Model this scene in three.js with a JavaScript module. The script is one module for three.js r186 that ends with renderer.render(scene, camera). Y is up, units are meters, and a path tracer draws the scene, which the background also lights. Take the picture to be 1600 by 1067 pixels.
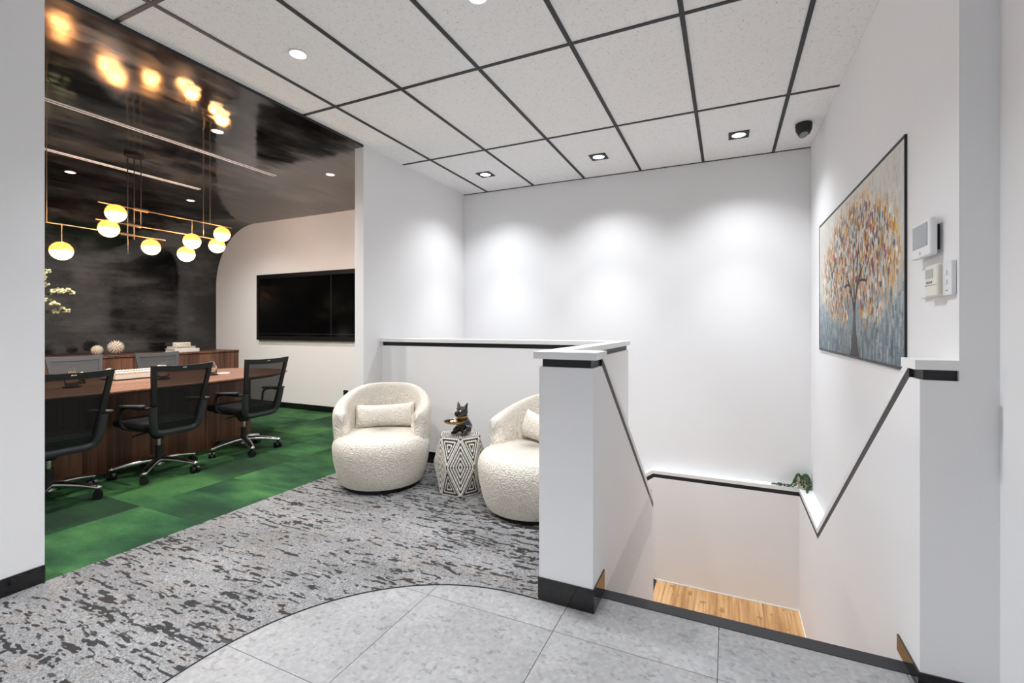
import * as THREE from 'three';
import { RoundedBoxGeometry } from 'three/addons/geometries/RoundedBoxGeometry.js';
import { mergeGeometries, mergeVertices } from 'three/addons/utils/BufferGeometryUtils.js';
import { MarchingCubes } from 'three/addons/objects/MarchingCubes.js';

// ---------------------------------------------------------------- camera, light level
const scene = new THREE.Scene();
scene.background = new THREE.Color(0x000000);
const renderer = new THREE.WebGLRenderer({ antialias: true });
renderer.toneMapping = THREE.LinearToneMapping;
renderer.toneMappingExposure = 1.06;
renderer.shadowMap.enabled = true;
const FOCAL = 724, EYE = 1.215, YAW = 24.895 * Math.PI / 180;
const camera = new THREE.PerspectiveCamera(2 * Math.atan(533.5 / FOCAL) * 180 / Math.PI, 1600 / 1067, 0.05, 60);
camera.position.set(0, EYE, 0);
camera.rotation.y = YAW;
camera.setViewOffset(1600, 1067, 0, 23.5, 1600, 1067);     // shifted lens: horizon at pixel row 510
camera.updateProjectionMatrix();
// lamp strengths (each light is made with its own fitting further down)
const LAMP = { stair: 4.8, stairBeam: 9.5, lounge: 7.6, office: 13.5, board: 7.8, globe: 1.65 };  // office: strength of the added fill lamps behind the camera
const DAY = 0xf8fbff, SOFT = 0xfff8f2;

// ---------------------------------------------------------------- main dimensions (metres)
const CEIL = 2.83, XL = -2.94, ZB = -4.925, ZF = 4.2;        // lounge ceiling, left wall, back wall, wall behind the camera
const BCEIL = 2.815, XD = -7.6, ZT = -4.85, ZN = 1.2;        // boardroom ceiling, dark wall, screen wall, near end
const XRU = 0.685, XRL = 0.585, XR = 0.783, ZNIB = -1.98;     // right stair wall (upper, lower), room's right wall, end of the stair wall
const LAND = -1.33;                                          // landing level

// ---------------------------------------------------------------- random + noise
function rng(seed) { let s = seed >>> 0; return () => { s |= 0; s = s + 0x6D2B79F5 | 0; let t = Math.imul(s ^ s >>> 15, 1 | s); t = t + Math.imul(t ^ t >>> 7, 61 | t) ^ t; return ((t ^ t >>> 14) >>> 0) / 4294967296; }; }
const PERM = new Float32Array(65536); { const r = rng(77); for (let i = 0; i < 65536; i++) PERM[i] = r(); }
const lat = (x, y, s) => PERM[((x * 73 + y * 3571 + s * 9151) ^ (y * 131)) & 65535];
function vn(x, y, px, py, s = 0) {                            // periodic value noise, 0..1
  const xi = Math.floor(x), yi = Math.floor(y), fx = x - xi, fy = y - yi;
  const x0 = ((xi % px) + px) % px, x1 = (x0 + 1) % px, y0 = ((yi % py) + py) % py, y1 = (y0 + 1) % py;
  const u = fx * fx * (3 - 2 * fx), v = fy * fy * (3 - 2 * fy);
  const a = lat(x0, y0, s), b = lat(x1, y0, s), c = lat(x0, y1, s), d = lat(x1, y1, s);
  return a + (b - a) * u + (c - a + (a - b - c + d) * u) * v;
}
function fbm(u, v, px, py, oct, s = 0, gain = 0.5) {          // u, v in 0..1; px, py cells across
  let t = 0, a = 1, n = 0;
  for (let i = 0; i < oct; i++) { t += a * vn(u * px, v * py, px, py, s + i * 17); n += a; a *= gain; px *= 2; py *= 2; }
  return t / n;
}
const clamp = (x, a = 0, b = 1) => Math.min(b, Math.max(a, x));
const sstep = (a, b, x) => { const t = clamp((x - a) / (b - a)); return t * t * (3 - 2 * t); };
const mix = (a, b, t) => a + (b - a) * t;
function dataTex(w, h, fn, metresU, metresV, srgb = true) {   // fn(u, v) gives 0..255 values; the texture spans metresU x metresV
  const d = new Uint8Array(w * h * 4);
  for (let j = 0, k = 0; j < h; j++) for (let i = 0; i < w; i++, k += 4) {
    const c = fn((i + 0.5) / w, (j + 0.5) / h);
    d[k] = clamp(c[0], 0, 255); d[k + 1] = clamp(c[1], 0, 255); d[k + 2] = clamp(c[2], 0, 255); d[k + 3] = 255;
  }
  const t = new THREE.DataTexture(d, w, h);
  t.wrapS = t.wrapT = THREE.RepeatWrapping; t.magFilter = THREE.LinearFilter; t.minFilter = THREE.LinearMipmapLinearFilter; t.generateMipmaps = true;
  if (srgb) t.colorSpace = THREE.SRGBColorSpace;
  t.repeat.set(1 / metresU, 1 / metresV); t.needsUpdate = true;
  return t;
}
const grey = (v) => [v, v, v];

// ---------------------------------------------------------------- textures
const T = {};
{
  // grey loop carpet: pale heather with broken dark streaks running across the lounge
  const streak = (u, v) => {
    const vv = v + (fbm(u, v, 14, 10, 2, 5) - 0.5) * 0.016, fine = fbm(u, v, 110, 190, 2, 9);
    const n = 0.66 * fbm(u, vv, 26, 170, 2, 3, 0.5) + 0.34 * fine, cl = fbm(u, v, 5, 9, 3, 21);
    const m = 0.66 * fbm(u, vv, 44, 210, 2, 8, 0.5) + 0.34 * fine, th = 0.612 + 0.2 * (0.5 - cl);
    return clamp(sstep(th, th + 0.03, n) + 0.75 * sstep(th + 0.045, th + 0.08, m));
  };
  T.carpet = dataTex(2048, 2048, (u, v) => {
    const h = vn(u * 900, v * 900, 900, 900, 1) * 0.6 + vn(u * 420, v * 420, 420, 420, 2) * 0.4;
    const m = fbm(u, v, 6, 16, 4, 12), s = streak(u, v) * (0.8 + 0.5 * (h - 0.4));
    const br = sstep(0.58, 0.72, fbm(u, v, 26, 40, 2, 44)) * 0.5;
    let g = 132 + 58 * (h - 0.5) * 1.7 + 44 * (m - 0.5);
    g = mix(g, 34, clamp(s));
    return [g + br * 5, g - br * 1, g + 1 - br * 6];
  }, 2.4, 2.4);
  T.pile = dataTex(512, 512, (u, v) => grey(255 * (0.6 * vn(u * 170, v * 170, 170, 170, 1) + 0.4 * vn(u * 70, v * 70, 70, 70, 2))), 0.6, 0.6, false);
  // green carpet tiles
  T.green = dataTex(1024, 1024, (u, v) => {
    const c = fbm(u + 0.03 * (fbm(u, v, 5, 5, 2, 3) - 0.5), v, 4, 7, 5, 61, 0.55), f = vn(u * 500, v * 500, 500, 500, 4), w = fbm(u, v, 12, 40, 3, 14);
    const t = clamp(0.5 + (c - 0.5) * 2.1 + (w - 0.5) * 0.5), k = 0.9 + 0.2 * f;
    return [mix(16, 70, t) * k, mix(60, 122, t) * k, mix(34, 66, t) * k];
  }, 2.6, 2.6);
  // pale grey stone-look floor tiles
  const chipR = rng(5), chips = []; for (let i = 0; i < 900; i++) chips.push([chipR(), chipR(), 0.004 + 0.011 * chipR() * chipR(), 0.5 + chipR(), chipR() * 3.14, chipR()]);
  const S = 1024, chipMap = new Float32Array(S * S);
  for (const [cx, cy, r, asp, an, val] of chips) {
    const R = Math.ceil(r * 1.6 * S), ca = Math.cos(an), sa = Math.sin(an), X = Math.floor(cx * S), Y = Math.floor(cy * S);
    for (let j = -R; j <= R; j++) for (let i = -R; i <= R; i++) {
      const p = (i * ca + j * sa) / (r * S), q = (-i * sa + j * ca) / (r * S * asp), rr = Math.sqrt(p * p + q * q) + 0.35 * (vn(i * 0.25 + cx * 99, j * 0.25 + cy * 99, 512, 512, 6) - 0.5);
      if (rr < 1) chipMap[((Y + j + S) % S) * S + (X + i + S) % S] = (val - 0.42) * Math.min(1, (1 - rr) * 4);
    }
  }
  T.stone = dataTex(S, S, (u, v) => {
    const c = chipMap[Math.floor(v * S) * S + Math.floor(u * S)], m = fbm(u, v, 5, 5, 5, 71), f = fbm(u, v, 90, 90, 2, 72), d = sstep(0.66, 0.78, fbm(u, v, 50, 70, 3, 73));
    const g = 149 + 26 * (m - 0.5) + 22 * (f - 0.5) + 17 * c - 20 * d;
    return [g, g, g + 1];
  }, 1.2, 1.2);
  // woods
  const wood = (dark, light, seed, knots) => (u, v) => {
    const w = fbm(u, v, 3, 1, 3, seed), g = fbm(u + (w - 0.5) * 0.12, v, 40, 2, 4, seed + 3, 0.65), p = vn(u * 300, v * 10, 300, 10, seed + 9), big = fbm(u, v, 6, 2, 2, seed + 5);
    let t = clamp(0.5 + (g - 0.5) * 1.5 + (big - 0.5) * 0.9 + (p - 0.5) * 0.25);
    if (knots) { const k = sstep(0.86, 0.95, vn(u * 34, v * 22, 34, 22, seed + 40)); t = clamp(t - 0.8 * k - 0.3 * sstep(0.72, 0.8, fbm(u, v, 30, 3, 3, seed + 50))); }
    return [mix(dark[0], light[0], t), mix(dark[1], light[1], t), mix(dark[2], light[2], t)];
  };
  T.walnut = dataTex(512, 1024, wood([72, 45, 33], [134, 90, 68], 101, false), 0.7, 1.8);
  T.walnutLit = dataTex(512, 1024, wood([104, 70, 54], [172, 126, 102], 131, false), 0.7, 1.8);  // same walnut veneer, with overhead light and sheen put into the colour
  T.oak = dataTex(1024, 1024, wood([168, 122, 76], [226, 184, 130], 201, true), 0.9, 1.3);
  // dark polished plaster: clouded trowel work
  const cloud = (u, v) => { const w = fbm(u, v, 3, 3, 3, 301); return fbm(u + 0.16 * (w - 0.5), v + 0.1 * (w - 0.5), 5, 8, 6, 311, 0.58); };
  T.plaster = dataTex(1024, 1024, (u, v) => { const c = cloud(u, v), s = fbm(u, v, 7, 60, 3, 330), t = clamp(0.46 + (c - 0.5) * 2.6 + (s - 0.5) * 0.5); return [mix(17, 70, t), mix(17, 69, t), mix(18, 69, t)]; }, 2.6, 2.6);
  T.plasterBump = dataTex(1024, 1024, (u, v) => grey(255 * clamp(0.5 + (fbm(u, v, 5, 11, 3, 351, 0.42) - 0.5) * 1.5)), 2.6, 2.6, false);
  T.plasterRough = dataTex(512, 512, (u, v) => grey(255 * clamp(0.10 + 0.3 * (cloud(u, v) - 0.5) + 0.08 * (fbm(u, v, 8, 40, 3, 344) - 0.5), 0.06, 0.4)), 2.6, 2.6, false);
  // boucle, ceiling tile, painted wall
  T.boucle = dataTex(512, 512, (u, v) => grey(255 * clamp(0.15 + 0.9 * Math.pow(vn(u * 44 + 1.5 * vn(u * 20, v * 20, 20, 20, 4), v * 44, 44, 44, 2), 1.1) * 0.7 + 0.35 * vn(u * 90, v * 90, 90, 90, 9))), 0.3, 0.3, false);
  T.boucleCol = dataTex(512, 512, (u, v) => { const n = 0.6 * vn(u * 60, v * 60, 60, 60, 2) + 0.4 * vn(u * 130, v * 130, 130, 130, 3), k = 0.88 + 0.16 * n; return [248 * k, 240 * k, 227 * k]; }, 0.3, 0.3);
  T.tileCol = dataTex(1024, 1024, (u, v) => { const p = sstep(0.80, 0.9, vn(u * 260, v * 260, 260, 260, 5)) * sstep(0.45, 0.6, vn(u * 60, v * 60, 60, 60, 6)), n = vn(u * 400, v * 400, 400, 400, 7); const g = 250 - 60 * p - 8 * n; return [g, g, g]; }, 0.9, 0.9);
  T.paint = dataTex(256, 256, (u, v) => grey(255 * (0.6 * vn(u * 100, v * 100, 100, 100, 2) + 0.4 * vn(u * 40, v * 40, 40, 40, 3))), 0.5, 0.5, false);
}

// ---------------------------------------------------------------- materials
const std = (o) => new THREE.MeshStandardMaterial(o), phy = (o) => new THREE.MeshPhysicalMaterial(o);
const M = {
  wall: std({ color: 0xf2f2f3, roughness: 0.85, bumpMap: T.paint, bumpScale: 0.0002 }),
  tile: std({ map: T.tileCol, roughness: 0.95 }),
  bar: std({ color: 0x2c2d31, roughness: 0.6 }),
  cap: std({ color: 0xf1f1f0, roughness: 0.5 }),
  gap: std({ color: 0x15161a, roughness: 0.5 }),
  skirt: phy({ color: 0x08080a, roughness: 0.09, ior: 1.6 }),
  nosing: std({ color: 0x26272b, roughness: 0.5, metalness: 0.2 }),
  carpet: std({ map: T.carpet, roughness: 1, bumpMap: T.pile, bumpScale: 0.004 }),
  stone: std({ map: T.stone, roughness: 0.55 }),
  grout: std({ color: 0x8d8d8c, roughness: 0.95 }),
  oak: std({ map: T.oak, roughness: 0.5 }),
  walnut: std({ map: T.walnut, roughness: 0.34 }),
  walnutLit: std({ map: T.walnutLit, roughness: 0.32 }),
  walnutDark: std({ color: 0x1c120e, roughness: 0.7 }),
  plaster: phy({ map: T.plaster, roughness: 1, roughnessMap: T.plasterRough, bumpMap: T.plasterBump, bumpScale: 0.0022, ior: 1.6 }),
  boucle: std({ map: T.boucleCol, roughness: 1, bumpMap: T.boucle, bumpScale: 0.01 }),
  blackPlastic: std({ color: 0x17181b, roughness: 0.5 }),
  darkGreyPlastic: std({ color: 0x33353a, roughness: 0.45 }),
  shell: std({ color: 0x54575a, roughness: 0.42 }),
  blackFabric: std({ color: 0x0e0f13, roughness: 0.95 }),
  meshFabric: std({ color: 0x0b0c0f, roughness: 0.9, transparent: true, opacity: 0.86, side: THREE.DoubleSide }),
  chrome: std({ color: 0xd6d8da, roughness: 0.16, metalness: 1 }),
  tyre: std({ color: 0x131316, roughness: 0.35 }),
  white: std({ color: 0xefefee, roughness: 0.5 }),
  whitePlastic: std({ color: 0xe9eaec, roughness: 0.35 }),
  cream: std({ color: 0xe9e4d8, roughness: 0.45 }),
  black: std({ color: 0x0a0a0b, roughness: 0.45 }),
  glossBlack: phy({ color: 0x060607, roughness: 0.12, clearcoat: 0.6 }),
  screen: phy({ color: 0x030304, roughness: 0.14, ior: 1.45 }),
  gold: std({ color: 0xc79a4a, roughness: 0.28, metalness: 1 }),
  brass: std({ color: 0xb9a27c, roughness: 0.3, metalness: 1 }),
  rodMetal: std({ color: 0x5d5853, roughness: 0.35, metalness: 1 }),
  glass: phy({ color: 0xffffff, roughness: 0.02, transmission: 1, thickness: 0, ior: 1.45 }),
  bone: std({ color: 0xe2d6c6, roughness: 0.6 }),
  leaf: std({ color: 0x3c5a33, roughness: 0.6 }),
  leafGrey: std({ color: 0x65705a, roughness: 0.7 }),
  petal: std({ color: 0xe6e3b4, roughness: 0.8 }),
  bark: std({ color: 0x4a4438, roughness: 0.9 }),
  lens: std({ color: 0xffffff, emissive: 0xffffff, emissiveIntensity: 4 }),
};
const greenMats = [0xf0f4f0, 0xdce4dc, 0xb4c6b8, 0xffffff].map((c) => std({ color: c, map: T.green, roughness: 1, bumpMap: T.pile, bumpScale: 0.002 }));

// ---------------------------------------------------------------- geometry helpers
const taken = {};
function numbered(n) { const k = taken[n] = (taken[n] ?? -1) + 1; return k ? n + '_' + String(k).padStart(3, '0') : n; }
function boxUV(g, ou = 0, ov = 0) {                           // texture coordinates in metres from the dominant axis of each face
  if (g.index) g = g.toNonIndexed();
  const p = g.attributes.position, uv = new Float32Array(p.count * 2), a = new THREE.Vector3(), b = new THREE.Vector3(), c = new THREE.Vector3(), n = new THREE.Vector3();
  for (let i = 0; i < p.count; i += 3) {
    a.fromBufferAttribute(p, i); b.fromBufferAttribute(p, i + 1); c.fromBufferAttribute(p, i + 2);
    n.copy(b).sub(a).cross(c.clone().sub(a)); const x = Math.abs(n.x), y = Math.abs(n.y), z = Math.abs(n.z);
    [a, b, c].forEach((q, k) => { const o = (i + k) * 2; if (y >= x && y >= z) { uv[o] = q.x + ou; uv[o + 1] = q.z + ov; } else if (x >= z) { uv[o] = q.z + ou; uv[o + 1] = q.y + ov; } else { uv[o] = q.x + ou; uv[o + 1] = q.y + ov; } });
  }
  g.setAttribute('uv', new THREE.BufferAttribute(uv, 2));
  return g;
}
const span = (x0, x1, y0, y1, z0, z1) => boxUV(new THREE.BoxGeometry(Math.abs(x1 - x0), Math.abs(y1 - y0), Math.abs(z1 - z0)).translate((x0 + x1) / 2, (y0 + y1) / 2, (z0 + z1) / 2));
const rbox = (w, h, d, r = 0.005, x = 0, y = 0, z = 0, seg = 2) => boxUV(new RoundedBoxGeometry(w, h, d, seg, Math.min(r, w / 2.01, h / 2.01, d / 2.01)).translate(x, y, z));
const rspan = (x0, x1, y0, y1, z0, z1, r = 0.004) => rbox(x1 - x0, y1 - y0, z1 - z0, r, (x0 + x1) / 2, (y0 + y1) / 2, (z0 + z1) / 2);
function prismX(zy, x0, x1) {                                 // outline in (z, y), extruded from x0 to x1
  const s = new THREE.Shape(zy.map(([z, y]) => new THREE.Vector2(-z, y)));
  return boxUV(new THREE.ExtrudeGeometry(s, { depth: x1 - x0, bevelEnabled: false }).rotateY(Math.PI / 2).translate(x0, 0, 0));
}
function prismZ(xy, z0, z1) {                                 // outline in (x, y), extruded from z0 to z1
  const s = new THREE.Shape(xy.map(([x, y]) => new THREE.Vector2(x, y)));
  return boxUV(new THREE.ExtrudeGeometry(s, { depth: z1 - z0, bevelEnabled: false }).translate(0, 0, z0));
}
function prismY(xz, y0, y1, ou = 0, ov = 0) {                 // outline in (x, z), from y0 up to y1
  const s = new THREE.Shape(xz.map(([x, z]) => new THREE.Vector2(x, -z)));
  return boxUV(new THREE.ExtrudeGeometry(s, { depth: y1 - y0, bevelEnabled: false }).rotateX(-Math.PI / 2).translate(0, y0, 0), ou, ov);
}
function band(path, t0, t1) {                                 // strip between two parallel offsets (downwards) of an open path; its ends are cut upright
  const off = (t) => path.map((p, i) => {
    const seg = (k) => { const a = path[k], b = path[k + 1], l = Math.hypot(b[0] - a[0], b[1] - a[1]); return [(b[0] - a[0]) / l, (b[1] - a[1]) / l]; };
    const d0 = seg(Math.max(0, i - 1)), d1 = seg(Math.min(path.length - 2, i));
    if (i === 0 || i === path.length - 1) return [p[0], p[1] - t / Math.abs(d1[0])];
    const sg = path[path.length - 1][0] > path[0][0] ? 1 : -1;
    let nx = d0[1] + d1[1], ny = -(d0[0] + d1[0]); const l = Math.hypot(nx, ny); nx /= l; ny /= l;
    const k = 1 / Math.max(0.3, Math.abs(nx * d1[1] - ny * d1[0]));
    return [p[0] + sg * nx * t * k, p[1] + sg * ny * t * k];
  });
  return [...off(t0), ...off(t1).reverse()];
}
const cyl = (r0, r1, h, x = 0, y = 0, z = 0, seg = 20) => new THREE.CylinderGeometry(r0, r1, h, seg).translate(x, y, z);
function rod(a, b, r, seg = 10) {
  const A = new THREE.Vector3(...a), B = new THREE.Vector3(...b), d = B.clone().sub(A);
  return new THREE.CylinderGeometry(r, r, d.length(), seg).applyQuaternion(new THREE.Quaternion().setFromUnitVectors(new THREE.Vector3(0, 1, 0), d.clone().normalize())).translate((A.x + B.x) / 2, (A.y + B.y) / 2, (A.z + B.z) / 2);
}
const tube = (pts, r, n = 24, seg = 8) => new THREE.TubeGeometry(new THREE.CatmullRomCurve3(pts.map((p) => new THREE.Vector3(...p))), n, r, seg);
function gridGeo(nu, nv, fn, closeU = false) {                // surface from fn(u, v) -> [x, y, z, tu, tv]
  const pos = [], uv = [], idx = [];
  for (let j = 0; j <= nv; j++) for (let i = 0; i <= nu; i++) { const p = fn(i / nu, j / nv); pos.push(p[0], p[1], p[2]); uv.push(p[3] ?? i / nu, p[4] ?? j / nv); }
  for (let j = 0; j < nv; j++) for (let i = 0; i < nu; i++) { const a = j * (nu + 1) + i, b = a + 1, c = a + nu + 1, d = c + 1; idx.push(a, b, d, a, d, c); }
  const g = new THREE.BufferGeometry();
  g.setAttribute('position', new THREE.Float32BufferAttribute(pos, 3)); g.setAttribute('uv', new THREE.Float32BufferAttribute(uv, 2)); g.setIndex(idx); g.computeVertexNormals();
  if (closeU) { const n = g.attributes.normal; for (let j = 0; j <= nv; j++) { const a = j * (nu + 1), b = a + nu, v = new THREE.Vector3(n.getX(a) + n.getX(b), n.getY(a) + n.getY(b), n.getZ(a) + n.getZ(b)).normalize(); n.setXYZ(a, v.x, v.y, v.z); n.setXYZ(b, v.x, v.y, v.z); } }
  return g;
}
const join = (list) => mergeGeometries(list.map((g) => { g = g.index ? g.toNonIndexed() : g; for (const k of Object.keys(g.attributes)) if (!['position', 'normal', 'uv'].includes(k)) g.deleteAttribute(k); return g; }));
function part(parent, name, geo, mat, extra) { const m = new THREE.Mesh(geo, mat); m.name = name; parent.add(m); if (extra) Object.assign(m.userData, extra); return m; }
function thing(name, label, category, at = [0, 0, 0], turn = 0, group) {
  const o = new THREE.Group(); o.name = numbered(name); o.position.set(...at); o.rotation.y = turn; o.userData = { label, category }; if (group) o.userData.group = group; scene.add(o); return o;
}
function single(name, geo, mat, label, category, group) { const m = new THREE.Mesh(geo, mat); m.name = numbered(name); m.userData = { label, category }; if (group) m.userData.group = group; scene.add(m); return m; }
function struct(name, geo, mat, label, category) { const m = new THREE.Mesh(geo, mat); m.name = name; m.userData = { kind: 'structure', label, category }; scene.add(m); return m; }
function structGroup(name, label, category) { const o = new THREE.Group(); o.name = name; o.userData = { kind: 'structure', label, category }; scene.add(o); return o; }

// ================================================================= THE SETTING
const B = -3.0;                                               // bottom of the stairwell
// ---- walls
struct('wall_left_near', span(XL - 0.1, XL, 0, 2.95, -1.062, ZF), M.wall, 'white wall at the near side of the boardroom opening', 'wall');
struct('wall_left_far', span(XL - 0.1, XL, B, 2.95, ZB - 0.02, -3.19), M.wall, 'white wall between boardroom opening and stairwell corner', 'wall');
struct('wall_back', span(XL - 0.1, XR + 0.12, B, 2.95, ZB - 0.12, ZB), M.wall, 'tall white wall behind the stairwell with three scallops of light', 'wall');
struct('wall_right_near', span(XR, XR + 0.12, -0.3, 2.95, ZNIB, ZF), M.wall, 'plain white wall at the right edge beside the stairs', 'wall');
struct('wall_front', span(XL - 0.1, XR + 0.12, -0.3, 2.95, ZF, ZF + 0.12), M.wall, 'white wall closing the lounge opposite the stairwell', 'wall');
struct('wall_screen', span(XD - 0.15, XL - 0.1, -0.1, 2.95, ZT - 0.075, ZT), M.wall, 'white boardroom wall carrying the black screen', 'wall');
struct('wall_boardroom_near', span(XD - 0.15, XL - 0.1, -0.1, 2.95, ZN, ZN + 0.12), M.wall, 'white boardroom wall opposite the screen', 'wall');

// ---- dark polished plaster: ceiling, cove and wall in one sweep
{
  const r = 0.95, cx = XD + r, cy = BCEIL - r, t = 0.1, N = 24, pts = [[XL - 0.002, BCEIL]];
  for (let i = 0; i <= N; i++) { const a = Math.PI / 2 + i / N * Math.PI / 2; pts.push([cx + r * Math.cos(a), cy + r * Math.sin(a)]); }
  pts.push([XD, 0], [XD - t, 0]);
  for (let i = N; i >= 0; i--) { const a = Math.PI / 2 + i / N * Math.PI / 2; pts.push([cx + (r + t) * Math.cos(a), cy + (r + t) * Math.sin(a)]); }
  pts.push([XL - 0.002, BCEIL + t]);
  let g = prismZ(pts, ZT, ZN);
  const p = g.attributes.position, uv = g.attributes.uv;
  for (let i = 0; i < p.count; i++) {
    const x = p.getX(i), y = p.getY(i); let s;
    if (x > cx) s = -x; else if (y < cy) s = -cx + r * Math.PI / 2 + (cy - y); else s = -cx + r * Math.atan2(cx - x, y - cy);
    uv.setXY(i, p.getZ(i), s);
  }
  g.deleteAttribute('normal'); g.deleteAttribute('uv'); g.setAttribute('uv', uv);
  g = mergeVertices(g); g.computeVertexNormals();
  // keep the flat ends crisp: the sweep has normals from its own outline
  const q = g.attributes.position, n = g.attributes.normal;
  g = g.toNonIndexed();
  { const P = g.attributes.position, Nn = g.attributes.normal, a = new THREE.Vector3(), b = new THREE.Vector3(), c = new THREE.Vector3(), f = new THREE.Vector3();
    for (let i = 0; i < P.count; i += 3) {
      a.fromBufferAttribute(P, i); b.fromBufferAttribute(P, i + 1); c.fromBufferAttribute(P, i + 2); f.copy(b).sub(a).cross(c.clone().sub(a)).normalize();
      [a, b, c].forEach((v, k) => { let nx = f.x, ny = f.y, nz = f.z; if (Math.abs(f.z) < 0.5 && v.x <= cx + 1e-4 && v.y >= cy - 1e-4) { const d = Math.hypot(v.x - cx, v.y - cy), sg = (f.x * (v.x - cx) + f.y * (v.y - cy)) > 0 ? 1 : -1; if (Math.hypot(f.x, f.y) > 0.9) { nx = sg * (v.x - cx) / d; ny = sg * (v.y - cy) / d; nz = 0; } } Nn.setXYZ(i + k, nx, ny, nz); });
    } }
  struct('ceiling_boardroom', g, M.plaster, 'dark polished plaster ceiling curving down into the far boardroom wall', 'ceiling');
}
// ---- suspended ceiling of the lounge: tiles lying in a dark grid
{
  const c = structGroup('ceiling', 'white speckled ceiling tiles in a black grid over the lounge', 'ceiling');
  const gx = [], gz = []; for (let k = 0; k < 6; k++) gx.push(0.388 - 0.6 * k); gx.reverse();
  for (let z = -3.745; z < ZF; z += 1.2) gz.push(z);
  const xs = [XL, ...gx, XR], zs = [ZB, ...gz, ZF];
  part(c, 'slab', span(XL - 0.1, XR + 0.12, CEIL + 0.06, CEIL + 0.16, ZB - 0.1, ZF + 0.1), M.wall);
  let n = 0;
  for (let i = 0; i + 1 < xs.length; i++) for (let j = 0; j + 1 < zs.length; j++) {
    const x1 = xs[i + 1] > 0.7 && zs[j] < ZNIB - 0.1 && zs[j + 1] < ZNIB ? XRU : xs[i + 1];
    n++;
    const g = boxUV(new THREE.BoxGeometry(x1 - xs[i] - 0.002, 0.02, zs[j + 1] - zs[j] - 0.002).translate((x1 + xs[i]) / 2, CEIL + 0.013, (zs[j] + zs[j + 1]) / 2), n * 0.37, n * 0.53);
    part(c, 'ceiling_tile', g, M.tile);
  }
  for (const x of gx) part(c, 'grid_bar', span(x - 0.0125, x + 0.0125, CEIL - 0.002, CEIL + 0.03, ZB, ZF), M.bar);
  for (const z of gz) for (let i = 0; i + 1 < xs.length; i++) part(c, 'cross_bar', span(xs[i] + (i ? 0.0125 : 0), xs[i + 1] - (i + 2 < xs.length ? 0.0125 : 0), CEIL - 0.0015, CEIL + 0.03, z - 0.0115, z + 0.0115), M.bar);
  part(c, 'edge_trim', span(XL, XRU, CEIL - 0.004, CEIL + 0.004, ZB, ZB + 0.008), M.bar);
  part(c, 'edge_trim', span(XL - 0.001, XL, BCEIL - 0.002, CEIL, -3.19, -1.062), M.bar);
}
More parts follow.
